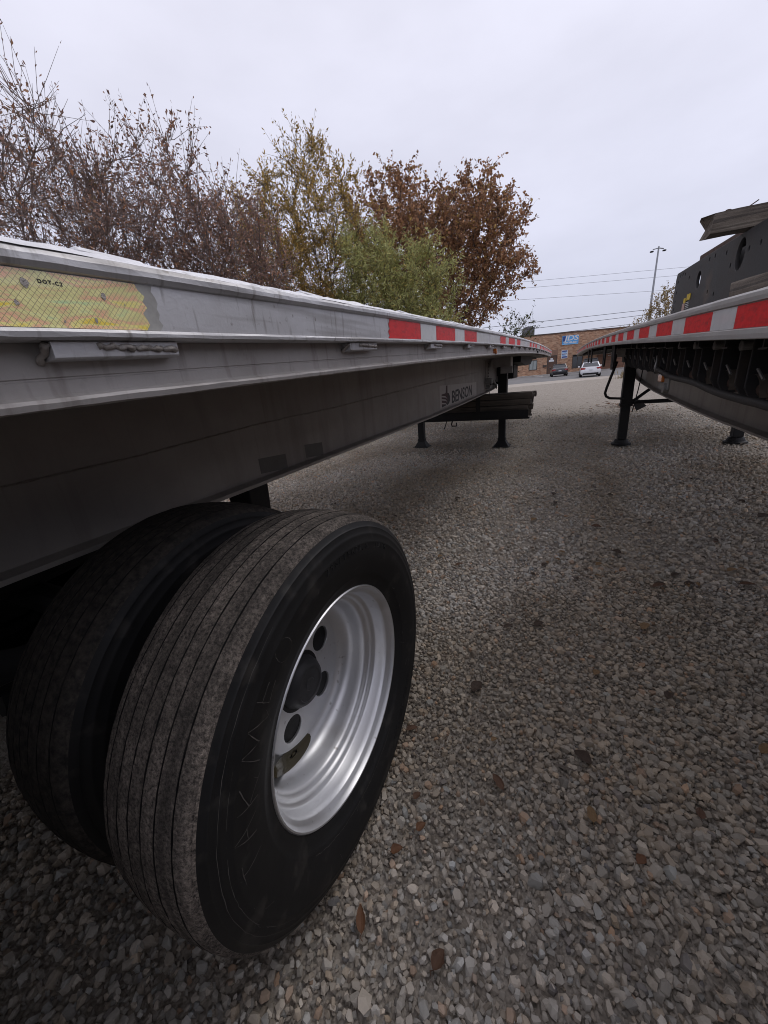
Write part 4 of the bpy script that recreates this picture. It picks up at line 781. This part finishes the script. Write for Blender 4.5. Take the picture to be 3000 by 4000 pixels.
# ------------------------------------------------------------------ cars
def car(name, label, loc, rz, paint, Lc=4.6, Wc=1.8, Hc=1.42, coupe=False, suv=False):
    c = empty(name, loc, rz); tag(c, label, 'car', 'cars parked in front of the workshop')
    h = Wc/2; belt = .95*Hc/1.42 if not suv else 1.08; deck = belt+.02
    # stations from rear (y=0) to front: y, half width, z low, z belt
    stt = [(-.02, .78, .36, .74), (.05, .92, .28, .88), (.25, .98, .22, belt), (.9, 1, .2, belt+.01), (2.0, 1, .2, belt-.01), (3.2, 1, .2, belt-.06), (4.0, .97, .22, belt-.15), (Lc-.25, .88, .25, .72), (Lc, .68, .34, .6)]
    b = MB(); rings = []
    for yy, kw, zlo, zbt in stt:
        w_ = h*kw; rings.append([(-w_*.86, yy, zlo), (-w_*.97, yy, zlo+.13), (-w_, yy, zlo+.34), (-w_*.985, yy, zbt-.14), (-w_*.90, yy, zbt-.03), (-w_*.74, yy, zbt), (0, yy, zbt+.025), (w_*.74, yy, zbt), (w_*.90, yy, zbt-.03), (w_*.985, yy, zbt-.14), (w_, yy, zlo+.34), (w_*.97, yy, zlo+.13), (w_*.86, yy, zlo)])
    b.sweep(rings); b.build('body', paint, c, smooth=True, angle=.7)
    y0, y1, y2, y3 = (.55, 1.25, 2.35, 3.15) if coupe else ((.12, .35, 3.0, 3.7) if suv else (.5, 1.15, 2.6, 3.4))
    gls = glass; b = MB(); b.sweep([[(-h*.83, y0, belt-.03), (h*.83, y0, belt-.03), (h*.83, y0+.02, belt), (-h*.83, y0+.02, belt)], [(-h*.86, y1, belt-.03), (h*.86, y1, belt-.03), (h*.6, y1, Hc-.045), (-h*.6, y1, Hc-.045)], [(-h*.86, y2, belt-.03), (h*.86, y2, belt-.03), (h*.66, y2, Hc-.04), (-h*.66, y2, Hc-.04)], [(-h*.83, y3, belt-.05), (h*.83, y3, belt-.05), (h*.81, y3-.02, belt-.02), (-h*.81, y3-.02, belt-.02)]]); b.build('glass_house', gls, c)
    b = MB(); b.sweep([[(-h*.68, y1-.1, Hc-.085), (h*.68, y1-.1, Hc-.085), (h*.62, y1-.08, Hc-.03), (0, y1-.08, Hc-.015), (-h*.62, y1-.08, Hc-.03)], [(-h*.68, (y1+y2)/2, Hc-.06), (h*.68, (y1+y2)/2, Hc-.06), (h*.62, (y1+y2)/2, Hc-.012), (0, (y1+y2)/2, Hc), (-h*.62, (y1+y2)/2, Hc-.012)], [(-h*.68, y2+.1, Hc-.085), (h*.68, y2+.1, Hc-.085), (h*.62, y2+.08, Hc-.035), (0, y2+.08, Hc-.02), (-h*.62, y2+.08, Hc-.035)]]); b.build('roof', paint, c, smooth=True, angle=.6)
    for s_ in (-1, 1):
        MB().tube([(s_*h*.85, y0+.0, belt-.02), (s_*h*.675, y1, Hc-.05)], .05, 6).build('rear_pillar', paint, c)
        MB().tube([(s_*h*.84, y3-.02, belt-.04), (s_*h*.675, y2, Hc-.045)], .035, 6).build('front_pillar', paint, c)
        b = MB(); b.add([(s_*h*.985, .06, .66), (s_*h*.94, .0, .87), (s_*h*.50, -.055, .84), (s_*h*.58, -.065, .70), (s_*h*.95, .3, .66), (s_*h*.92, .3, .86), (s_*h*.52, .2, .83), (s_*h*.60, .2, .70)], [(0, 1, 2, 3), (7, 6, 5, 4), (0, 4, 5, 1), (1, 5, 6, 2), (2, 6, 7, 3), (3, 7, 4, 0)]); b.build('tail_lamp', MT['red_lens'], c, bevel=.01)
        MB().box((s_*(h+.07), y3-.35, belt+.06), (.18, .1, .13)).build('door_mirror', paint, c, bevel=.03)
        MB().cyl((s_*h*.62, -.03, .27), (s_*h*.62, .2, .27), .05, 10).build('exhaust', MT['black'], c)
        for yy in (.85, Lc-.9):
            w_ = empty('wheel', (s_*(h-.10), yy, .325), 0, c)
            MB().lathe([(-.1, .2), (-.105, .3), (-.08, .325), (.08, .325), (.105, .3), (.1, .2)], 20).build('tyre', MT['rub_side'], w_, smooth=True)
            MB().lathe([(s_*.09, 0), (s_*.085, .2), (s_*.1, .21)], 20).build('rim', MT['steel_grey'], w_)
    MB().b2(-.16, .16, -.05, -.005, .60, .71).build('number_plate', white, c); MB().b2(-h*.72, h*.72, -.03, .12, .25, .38).build('rear_valance', MT['black'], c, bevel=.02)
    MB().b2(-h*.9, h*.9, .06, .08, .55, .565).build('bumper_seam', MT['black'], c)
    return c
pw = mat('white_car_paint', (.78, .79, .81), .22, coat=.6); pk = mat('dark_grey_car_paint', (.02, .021, .026), .22, coat=.6); ps = mat('black_car_paint', (.012, .012, .014), .25, coat=.6)
def carpos(px, dep): d = ray(px, 1465); q_ = d*(dep/np.dot(d, _f)); return (q_[0], q_[1], .008)
car('parked_car', 'white coupe with red tail lamps parked before the workshop', carpos(2306, 35.5), R(-1), pw, coupe=True, Hc=1.35)
car('parked_car', 'dark grey sedan parked beside the brown workshop door', carpos(2186.5, 45.5), R(4), pk, Wc=1.84, Hc=1.46)
car('parked_car', 'black tall car parked in front of the white coupe', carpos(2303, 43), R(-2), ps, Wc=1.9, Hc=1.78, suv=True)

# ------------------------------------------------------------------ light pole and wires
pgal = mat('grey_pole', (.25, .26, .28), .5, .3)
PY = 55.0; pt, pb = at_y(2574, 962, PY), at_y(2535, 1242, PY); d_ = (pb-pt); base = pt+d_*((pt.z+.0)/(pt.z-pb.z))
pole = empty('light_pole', base); tag(pole, 'tall grey light pole with twin heads behind the taped trailer', 'light pole')
top = pt-base
b = MB(); b.tube([(0, 0, -.05), tuple(top*.5), tuple(top)], [.14, .11, .075], 10); b.build('shaft', pgal, pole, smooth=True)
xh = Vector((math.cos(YAW), math.sin(YAW), .1))
for s_, l_ in ((-1, .6), (1, .55)):
    a_ = top+Vector((0, 0, -.15)); e_ = a_+xh*s_*l_+Vector((0, 0, -.05 if s_ < 0 else -.15)); MB().tube([tuple(a_), tuple(e_)], .05, 6).build('arm', pgal, pole)
    MB().box(e_+xh*s_*.1+Vector((0, 0, -.18)), (.3, .24, .14), Matrix.Rotation(YAW, 3, 'Z')).build('lamp_head', MT['black'], pole, bevel=.04)
cab = mat('black_cable', (.03, .03, .034), .6)
def wire(pts, dep, rad, sag, label, grp):
    P3 = []
    (xa_, ya_), (xb_, yb_) = pts
    for k in range(25):
        t_ = -1.2+3.4*k/24; d = ray(xa_+(xb_-xa_)*t_, ya_+(yb_-ya_)*t_-0); P3.append(Vector(d*(dep/np.dot(d, _f)))+Vector((0, 0, CAM_H-sag*(1-(2*k/24-1)**2)*.0)))
    o = MB().tube(P3, rad, 5).build('overhead_wire', cab); tag(o, label, 'wire', grp)
wire([(2000, 1268.5), (2530, 1210)], 48, .026, 0, 'thick dark overhead wire, highest of three above the brick roof', 'overhead wires before the workshop')
wire([(2000, 1294), (2510, 1231)], 48, .026, 0, 'dark overhead wire, middle of three above the brick roof', 'overhead wires before the workshop')
wire([(2112, 1308), (2470, 1266)], 48, .026, 0, 'dark overhead wire, lowest of three touching the brick roof line', 'overhead wires before the workshop')
for (p_, n_) in ((((2200, 1087), (2672, 1044)), 'highest'), (((2200, 1113), (2624, 1078)), 'middle'), (((2200, 1160), (2537, 1138)), 'lowest')):
    wire(p_, 90, .026, 0, f'thin faint far power line, {n_} of the three crossing behind the light pole', 'far power lines')

# ------------------------------------------------------------------ trees
def grow(attr, roots, step, infl, kill, iters, rg, upb=.0):
    nodes = [np.array(r_) for r_ in roots]; par = [-1]*len(roots)
    N_ = np.array(nodes); d2 = np.linalg.norm(attr[:, None]-N_[None], axis=2); near = d2.argmin(1); dist = d2.min(1); alive = np.ones(len(attr), bool)
    for it in range(iters):
        act = alive & (dist < infl)
        if not act.any(): break
        ids = np.unique(near[act]); new = []
        for i in ids:
            s_ = act & (near == i); v = attr[s_]-nodes[i]; v = (v/np.linalg.norm(v, axis=1)[:, None]).sum(0)+rg.normal(0, .25, 3); v[2] += upb
            n_ = np.linalg.norm(v)
            if n_ < 1e-6: continue
            new.append((i, nodes[i]+v/n_*step))
        if not new: break
        for i, p in new: par.append(i); nodes.append(p)
        NP = np.array([p for _, p in new]); dn = np.linalg.norm(attr[:, None]-NP[None], axis=2); j = dn.argmin(1); m = dn.min(1); base = len(nodes)-len(new)
        up = m < dist; near[up] = base+j[up]; dist = np.minimum(dist, m); alive &= dist > kill
    return np.array(nodes), np.array(par)
def ellipsoid_pts(ells, n, rg, shell=.35):
    out = []; vol = np.array([e_[3]*e_[4]*e_[5] for e_ in ells]); vol = vol/vol.sum()
    for e_, v in zip(ells, vol):
        k = max(8, int(n*v)); q = rg.normal(size=(k, 3)); q /= np.linalg.norm(q, axis=1)[:, None]; q *= (rg.uniform(0, 1, k)**shell)[:, None]; out.append(q*np.array(e_[3:6])+np.array(e_[:3]))
    return np.concatenate(out)
def prisms(A, B, ra, rb_, n):
    d = B-A; l_ = np.linalg.norm(d, axis=1); l_[l_ < 1e-9] = 1; d = d/l_[:, None]; ref = np.where(np.abs(d[:, 2:3]) < .9, np.array([[0, 0, 1.]]), np.array([[1., 0, 0]])); u = np.cross(d, ref); u /= np.linalg.norm(u, axis=1)[:, None]; v = np.cross(d, u)
    V = []
    for P_, r_ in ((A, ra), (B, rb_)):
        for k in range(n): a_ = 2*np.pi*k/n; V.append(P_+(u*np.cos(a_)+v*np.sin(a_))*r_[:, None])
    V = np.stack(V, 1); m = len(A); F = np.array([[k, (k+1) % n, n+(k+1) % n, n+k] for k in range(n)])
    return V.reshape(-1, 3), (F[None]+(np.arange(m)*2*n)[:, None, None]).reshape(-1, 4)
def tree(name, label, base, ells, n_attr, stems, leaf, twig, bark, leaf_mats, seed, step=.16, infl=1.6, kill=.22, tips=.0035, rmax=.12, upb=.3, cat='tree', group=None, leaf_keep=None, trunk_h=1.2):
    """leaf=(length, width, per twig, droop); twig=(count, length, up bias, spread)"""
    rg = np.random.default_rng(seed); t = empty(name, base); tag(t, label, cat, group)
    attr = ellipsoid_pts(ells, n_attr, rg); roots = []
    for s_ in stems: 
        n0 = 10
        for k in range(n0): roots.append((s_[0]*(.3+.7*k/n0)+rg.normal(0, .015), s_[1]*(.3+.7*k/n0)+rg.normal(0, .015), trunk_h*k/(n0-1)))
    nodes, par = grow(attr, roots, step, infl, kill, 130, rg, upb)
    n0 = 10
    for s_ in range(len(stems)):
        for k in range(1, n0): par[s_*n0+k] = s_*n0+k-1
    N_ = len(nodes); acc = np.zeros(N_); kids = np.zeros(N_, int)
    for i in range(N_):
        if par[i] >= 0: kids[par[i]] += 1
    order = list(range(N_-1, -1, -1))
    for i in order:
        if kids[i] == 0: acc[i] += tips**2.3
        if par[i] >= 0: acc[par[i]] += acc[i]
    rad = np.minimum(acc**(1/2.3), rmax); e_ = np.nonzero(par >= 0)[0]
    V1, F1 = prisms(nodes[par[e_]], nodes[e_], np.minimum(rad[par[e_]], rad[e_]*1.6), rad[e_], 5)
    # twigs
    cnt, tl, tu, tsp = twig; src = np.nonzero((rad < .014) & (par >= 0))[0]; S = np.repeat(src, cnt); d0 = nodes[S]-nodes[par[S]]; d0 /= np.linalg.norm(d0, axis=1)[:, None]+1e-9
    d1 = d0+rg.normal(0, tsp, (len(S), 3)); d1[:, 2] += tu; d1 /= np.linalg.norm(d1, axis=1)[:, None]; ln = tl*rg.uniform(.45, 1.35, len(S))
    st_ = nodes[S]-(nodes[S]-nodes[par[S]])*rg.uniform(0, 1, (len(S), 1)); mid = st_+d1*(ln*.5)[:, None]; d2 = d1+rg.normal(0, .22, d1.shape); d2[:, 2] += tu*.35; d2 /= np.linalg.norm(d2, axis=1)[:, None]; end = mid+d2*(ln*.5)[:, None]
    V2, F2 = prisms(np.concatenate([st_, mid]), np.concatenate([mid, end]), np.concatenate([np.full(len(S), tips), np.full(len(S), tips*.75)]), np.concatenate([np.full(len(S), tips*.75), np.full(len(S), tips*.35)]), 3)
    link('trunk', fast_mesh('trunk', np.concatenate([V1, V2]), np.concatenate([F1, F2+len(V1)]), bark), parent=t)
    # leaves
    L_, W_, per, droop = leaf; k = np.repeat(np.arange(len(S)), per); f = rg.uniform(.1, 1.05, len(k)); pos = np.where((f < .5)[:, None], st_[k]+(mid[k]-st_[k])*(f*2)[:, None], mid[k]+(end[k]-mid[k])*((f-.5)*2)[:, None])+rg.normal(0, .015, (len(k), 3))
    if leaf_keep is not None: m = leaf_keep(pos, rg); pos = pos[m]; k = k[m]
    q = d2[k]*.6+rg.normal(0, .6, (len(k), 3)); q[:, 2] -= droop; q /= np.linalg.norm(q, axis=1)[:, None]; s_ = np.cross(q, rg.normal(size=(len(k), 3))); s_ /= np.linalg.norm(s_, axis=1)[:, None]; nn = np.cross(q, s_)
    sc = rg.uniform(.55, 1.25, len(k))[:, None]; l2 = L_*sc; w2 = W_*sc*rg.uniform(.7, 1.2, (len(k), 1)); cup = rg.uniform(-.3, .3, (len(k), 1))*w2
    V = np.stack([pos, pos+q*l2*.45+s_*w2*.5+nn*cup, pos+q*l2+nn*cup*.8, pos+q*l2*.5-s_*w2*.5+nn*cup], 1).reshape(-1, 3); F = (np.array([[0, 1, 2], [0, 2, 3]])[None]+(np.arange(len(k))*4)[:, None, None]).reshape(-1, 3)
    cl_ = .5+.5*np.sin(pos[:, 0]*2.3+seed)*np.sin(pos[:, 1]*2.1)*np.sin(pos[:, 2]*2.7+1)
    pick = np.array(leaf_mats[1])[rg.choice(len(leaf_mats[1]), len(k), p=leaf_mats[2])]; colr = pick*np.clip(rg.normal(1, .25, (len(k), 1)), .4, 1.7)*(.8+.4*cl_[:, None])
    c = link('crown', fast_mesh('crown', V, F, leaf_mats[0], np.repeat(colr, 4, 0)), parent=t); c['kind'] = 'stuff'
    return t, len(F), len(F1)+len(F2)
MT['leaf'] = mat('autumn_leaf', (1, 1, 1), .7, attr='tint', spec=.25, trans=.3)
MT['bark_red'] = mat('reddish_bark', (.20, .15, .13), .85, var=(6, .6), col2=(.12, .09, .085)); MT['bark'] = mat('grey_brown_bark', (.11, .088, .075), .9, var=(6, .6), col2=(.04, .032, .027))
def polar(az, d): return (math.sin(R(az))*d, math.cos(R(az))*d, 0)
red = (MT['leaf'], [(.33, .205, .155), (.25, .155, .125), (.42, .24, .145), (.42, .19, .09), (.17, .12, .07)], [.42, .30, .16, .04, .08])
olive = (MT['leaf'], [(.43, .29, .085), (.34, .22, .07), (.5, .35, .11), (.30, .25, .1)], [.4, .3, .15, .15])
brownl = (MT['leaf'], [(.35, .19, .105), (.25, .135, .08), (.44, .25, .13), (.44, .29, .10)], [.45, .3, .17, .08])
greenl = (MT['leaf'], [(.43, .43, .17), (.33, .34, .13), (.52, .51, .23), (.46, .37, .13)], [.4, .3, .15, .15])
yel = (MT['leaf'], [(.30, .22, .10), (.22, .15, .07), (.36, .29, .15)], [.5, .3, .2])
TG = 'trees behind the bare flatbed'
cnts = []
def vase(h, w, z0=1.0): return [(w*.75, -.1, z0+(h-z0)*.6, w*.5, w*.6, (h-z0)*.26), (-w*.8, .1, z0+(h-z0)*.56, w*.5, w*.6, (h-z0)*.26), (0, 0, z0+(h-z0)*.35, w*.75, w*.75, (h-z0)*.36), (0, 0, z0+(h-z0)*.62, w, w, (h-z0)*.36), (w*.3, 0, z0+(h-z0)*.8, w*.55, w*.55, (h-z0)*.2), (-w*.35, .2, z0+(h-z0)*.74, w*.5, w*.5, (h-z0)*.24)]
cnts.append(tree('bare_tree', 'tallest mostly bare reddish tree with upright twigs and few leaves', polar(-62, 9.2), vase(5.9, 2.0), 640, [(.2, 0), (-.25, .15), (.05, -.3), (-.5, -.1)], (.062, .03, 5, .1), (5, .74, .38, .62), MT['bark_red'], red, 21, step=.2, infl=2.2, kill=.3, upb=.35, tips=.0052, rmax=.09, group=TG))
cnts.append(tree('bare_tree', 'reddish half-bare tree with orange leaf clusters beside the tallest bare tree', polar(-49, 9.4), vase(5.8, 1.75), 600, [(.2, 0), (-.25, .15), (.05, -.3)], (.066, .033, 8, .1), (5, .68, .38, .62), MT['bark_red'], red, 22, step=.2, infl=2.2, kill=.3, upb=.35, tips=.005, rmax=.085, group=TG))
cnts.append(tree('bare_tree', 'shorter reddish bare tree between the orange-flecked tree and the olive tree', polar(-42.5, 9.8), vase(5.3, 1.35), 440, [(.2, 0), (-.2, .15), (.05, -.25)], (.066, .033, 8, .1), (5, .6, .4, .62), MT['bark_red'], red, 23, step=.19, infl=2.0, kill=.28, upb=.35, tips=.005, rmax=.08, group=TG))
cnts.append(tree('olive_tree', 'thin upright tree with olive gold feathery leaves', polar(-33.6, 13), [(0, 0, 3.0, 2.0, 1.7, 1.4), (.1, 0, 4.7, 2.5, 2.0, 1.6), (.1, .1, 6.0, 2.1, 1.6, 1.3), (.3, 0, 6.9, 1.2, .9, .8), (-1.5, 0, 4.6, 1.2, 1.0, 1.4)], 820, [(.1, 0), (.35, .2)], (.085, .034, 24, -.1), (5, .55, .28, .62), MT['bark'], olive, 24, step=.22, infl=2.2, kill=.32, tips=.0048, rmax=.11, group=TG, leaf_keep=lambda p, rg: rg.uniform(size=len(p)) < np.clip(.62+.75*np.sin(p[:, 0]*2.1+1)*np.sin(p[:, 2]*1.7)+.35*np.sin(p[:, 1]*2.6), .3, 1)))
cnts.append(tree('brown_leaf_tree', 'big tree in dense dry brown leaves', polar(-15.8, 15.5), [(0, 0, 4.0, 2.3, 2.1, 1.6), (.2, 0, 5.4, 3.0, 2.5, 1.5), (-1.7, 0, 6.5, 1.7, 1.8, 1.7), (1.1, 0, 6.1, 1.7, 1.8, 1.4), (2.2, .2, 4.6, 1.1, 1.3, 1.5), (.4, -.2, 3.0, 1.6, 1.5, 1.3), (-.6, 0, 7.0, .9, .9, 1.0)], 1050, [(.1, 0), (-.25, .2), (.3, -.1)], (.105, .066, 14, .45), (4, .52, .35, .62), MT['bark'], brownl, 25, step=.22, infl=2.2, kill=.3, tips=.005, rmax=.13, group=TG))
cnts.append(tree('willow_shrub', 'pale green willowy shrub in front of the brown-leaved tree', polar(-22.0, 11.5), [(0, 0, 2.4, 1.8, 1.3, 1.4), (-.3, 0, 3.7, 1.6, 1.2, 1.2), (.7, 0, 3.5, 1.1, 1.0, 1.1), (-.8, 0, 4.6, .9, .8, .8)], 620, [(.2, 0), (-.3, .1), (0, .25), (.4, .1)], (.115, .026, 16, .3), (5, .5, .55, .4), MT['bark'], greenl, 26, step=.17, infl=1.8, kill=.24, tips=.0035, rmax=.05, group=TG))
cnts.append(tree('understory_bush', 'low olive brown bush between the olive tree and the willowy shrub', polar(-29, 12.2), [(0, 0, 1.8, 1.5, 1.2, 1.0), (.6, 0, 2.4, 1.0, 1.0, .8)], 330, [(.2, 0), (-.3, .1)], (.10, .036, 14, .2), (4, .45, .4, .5), MT['bark'], (MT['leaf'], [(.16, .13, .05), (.14, .095, .05), (.2, .17, .07)], [.4, .4, .2]), 27, tips=.0035, rmax=.05, group=TG, cat='bush'))
cnts.append(tree('understory_bush', 'small green-leaved bush at the foot of the brown-leaved tree', polar(-9.5, 14.2), [(0, 0, 1.5, 1.2, 1.0, .9), (.7, 0, 2.0, .8, .8, .9), (1.1, 0, 2.3, .5, .5, .8)], 260, [(.2, 0), (-.3, .1)], (.08, .045, 8, .2), (2, .4, .5, .5), MT['bark'], (MT['leaf'], [(.10, .115, .05), (.07, .075, .035), (.15, .15, .07)], [.4, .4, .2]), 28, tips=.0035, rmax=.05, group=TG, cat='bush'))
cnts.append(tree('understory_bush', 'dull twiggy bush behind the reddish bare trees', polar(-52, 12.5), [(0, 0, 2.2, 3.2, 2.0, 1.4), (2.2, 2.0, 2.4, 2.0, 1.6, 1.4), (-2.2, -2, 2.4, 2, 1.6, 1.4)], 480, [(.2, 0), (-.3, .1), (1.2, .8), (-1.2, -.8)], (.10, .04, 5, .2), (2, .6, .6, .5), MT['bark'], (MT['leaf'], [(.10, .085, .045), (.11, .07, .045), (.14, .13, .06)], [.4, .4, .2]), 29, step=.24, infl=2.4, kill=.36, tips=.005, rmax=.06, group=TG, cat='bush'))
cnts.append(tree('young_tree', 'sparse yellowing young tree beside the light pole', carpos(2545, 33)[:2]+(0,), [(0, 0, 3.6, 1.7, 1.6, 1.8), (.3, 0, 5.2, 1.1, 1.1, 1.5), (-1.6, 0, 3.0, 1.5, 1.2, 1.0)], 420, [(.1, 0), (-.2, .1)], (.17, .08, 8, .1), (3, .6, .6, .5), MT['bark'], yel, 30, step=.25, infl=2.5, kill=.38, tips=.006, rmax=.08))
for k_, (hx_, hy_) in enumerate(((-8.4, 1.5), (-8.0, -2.5), (-7.6, -6.5))):  # mostly hidden bushes, added to block low sky light from under the flatbed
    cnts.append(tree('understory_bush', ['leafy hedge bush beside the bare flatbed across from its wheels', 'leafy hedge bush beside the bare flatbed behind its wheels', 'leafy hedge bush beyond the tail of the bare flatbed'][k_], (hx_, hy_, 0), [(0, 0, 1.4, 1.6, 2.4, 1.3), (0, .6, 2.2, 1.2, 1.5, 1.0)], 330, [(.2, 0), (-.3, .4)], (.13, .07, 12, .2), (3, .45, .4, .5), MT['bark'], (MT['leaf'], [(.10, .085, .045), (.11, .07, .045), (.14, .13, .06)], [.4, .4, .2]), 60+k_, step=.24, infl=2.4, kill=.34, tips=.005, rmax=.06, group=TG, cat='bush'))
# dry weeds by the edge of the lot
wd = MB(); rg = random.Random(6)
for k in range(90):
    x0, y0 = rg.gauss(0, .5), rg.gauss(0, .4); h_ = rg.uniform(.2, .75); a_ = rg.uniform(-.25, .25); c_ = rg.uniform(-.25, .25); wd.add([(x0-.012, y0, 0), (x0+.012, y0, 0), (x0+a_*h_*.6, y0+c_*h_*.5, h_*.65), (x0+a_*h_*1.4, y0+c_*h_, h_)], [(0, 1, 2), (2, 1, 3)])
wl = wd.build('dry_weeds', mat('dry_weed', (.26, .2, .11), .9, trans=.3), None, (4.6, 34.5, 0), recalc=False); tag(wl, 'clump of dry weeds at the edge of the car lot', 'weeds', kind='stuff')

# ------------------------------------------------------------------ fallen leaves
LC = [mat('leaf_rust', (.14, .075, .045), .75, var=(60, .5), trans=.15), mat('leaf_tan', (.27, .17, .085), .8, var=(60, .5), trans=.15), mat('leaf_dark', (.075, .05, .035), .8, var=(60, .5), trans=.1), mat('leaf_orange', (.19, .088, .042), .7, var=(60, .5), trans=.15)]
def leaf_mesh(seed, ln, wd_, pointed):
    rg = random.Random(seed); b = MB(); n = 9; rows = []
    for i in range(n+1):
        t = i/n; w_ = wd_*.5*math.sin(math.pi*min(t**(.75 if pointed else .9), 1))**(.8)+.0006; curl = .16*ln*math.sin(t*2.4+rg.uniform(-.2, .2)); zc = .004+curl*.35
        rows.append([((t-.5)*ln, -w_*rg.uniform(.82, 1.1), zc+w_*.42), ((t-.5)*ln, -w_*.5, zc+w_*.1), ((t-.5)*ln, 0, zc), ((t-.5)*ln, w_*.5, zc+w_*.1), ((t-.5)*ln, w_*rg.uniform(.82, 1.1), zc+w_*.42)])
    for i in range(n):
        for k in range(4): b.add([rows[i][k], rows[i][k+1], rows[i+1][k+1], rows[i+1][k]], [(0, 1, 2, 3)])
    b.tube([(-.5*ln, 0, .004), (-.62*ln, .004, .009), (-.75*ln, -.002, .006)], .0009, 5)
    me = b.mesh('fallen_leaf', recalc=False, smooth=True); return me
LMS = [leaf_mesh(50+k, *d_) for k, d_ in enumerate(((.062, .03, 1), (.05, .034, 0), (.07, .042, 1), (.045, .03, 1), (.085, .06, 0), (.058, .024, 1)))]
LV = [[None]*4 for _ in LMS]
def put_leaf(p, kind, colr, rz, sc=1.0, label=None, grp='fallen leaves strewn on the gravel', tilt=(0, 0)):
    if LV[kind][colr] is None: me = LMS[kind].copy(); me.materials.append(LC[colr]); LV[kind][colr] = me
    o = link('fallen_leaf', LV[kind][colr], None, None, p, (tilt[0], tilt[1], rz)); o.scale = (sc, sc, sc)
    tag(o, label or ['rust brown fallen leaf on the gravel', 'tan fallen leaf on the gravel', 'dark brown fallen leaf on the gravel', 'orange fallen leaf on the gravel'][colr], 'leaf', grp)
def gl(px, py, h=.012): q_ = on_ground(px, py); q_.z = float(gz(np.array([q_.x]), np.array([q_.y]))[0])+h; return q_
spots = [(1863, 2685, 4, 2, .7, .8), (1945, 3055, 0, 0, 1.9, .95), (1645, 3230, 3, 3, .5, .8), (1550, 3320, 3, 3, .2, .85), (1410, 3590, 5, 3, 1.65, 1.0), (1712, 3750, 1, 0, .8, .9), (2310, 3180, 2, 1, 1.3, .7), (2275, 2960, 4, 2, 2.2, .75), (2105, 2440, 2, 2, .3, .9), (2640, 2250, 2, 2, .2, 1.0), (2920, 2290, 5, 0, -.3, 1.5), (2860, 2232, 0, 1, .1, 1.2), (2575, 2292, 5, 0, .1, 1.5), (2520, 2450, 2, 1, .5, 1.0), (1985, 2450, 0, 2, .2, .9), (2165, 1935, 2, 2, .9, 1.3), (2985, 2020, 4, 2, 0, 1.3), (1795, 2210, 0, 0, .3, 1.1), (2340, 2210, 3, 1, .4, 1.2), (2610, 2720, 1, 2, .8, .9), (2990, 2930, 0, 1, .4, 1), (2505, 3360, 1, 3, .4, .7), (1610, 2850, 0, 0, .1, .8), (1630, 3110, 3, 0, .6, .7), (1540, 2620, 3, 2, .4, .8), (2330, 2630, 1, 1, .5, .8), (2735, 3180, 3, 0, 1.0, .8), (1930, 2890, 3, 1, .2, .6)]
for x_, y_, k_, c_, rz, sc in spots: put_leaf(gl(x_, y_), k_, c_, rz+YAW, sc)
rg = random.Random(77)
for k in range(48):
    px, py = rg.uniform(1300, 2950), rg.uniform(1700, 2300); q_ = gl(px, py)
    put_leaf(q_, rg.randrange(6), rg.choice((0, 1, 1, 2, 2)), rg.uniform(0, 6.28), rg.uniform(.6, 1.05))
for k in range(90):
    q_ = on_ground(rg.gauss(2405, 55), rg.gauss(1588, 7)); put_leaf(Vector((q_.x, q_.y, .015+rg.uniform(0, .03))), rg.randrange(6), rg.choice((0, 1, 3, 0)), rg.uniform(0, 6.28), rg.uniform(1.3, 2.2), 'dry rust leaf in the drift beyond the taped trailer leg', 'leaf drift beyond the landing leg')
sp_ = MB(); rg = random.Random(5); sp_.add([(rg.uniform(-.006, .006)+dx, rg.uniform(-.003, .003)+dy, z) for dx, dy, z in ((-.075, 0, .012), (0, -.016, .010), (.08, .004, .014), (0, .016, .010), (0, 0, .022))], [(0, 1, 4), (1, 2, 4), (2, 3, 4), (3, 0, 4)])
o = link('wood_chip', sp_.mesh('wood_chip'), MT['timber'], None, gl(2200, 2995, .006), (0, 0, R(-30)+YAW)); o.scale = (.55, .55, .55); tag(o, 'pale splinter of wood lying on the gravel', 'wood chip')
print('TREE', cnts, sum(c[1]+2*c[2] for c in cnts)); print('STONES', len(x1_), len(xa), len(st1.data.polygons), len(st2.data.polygons))
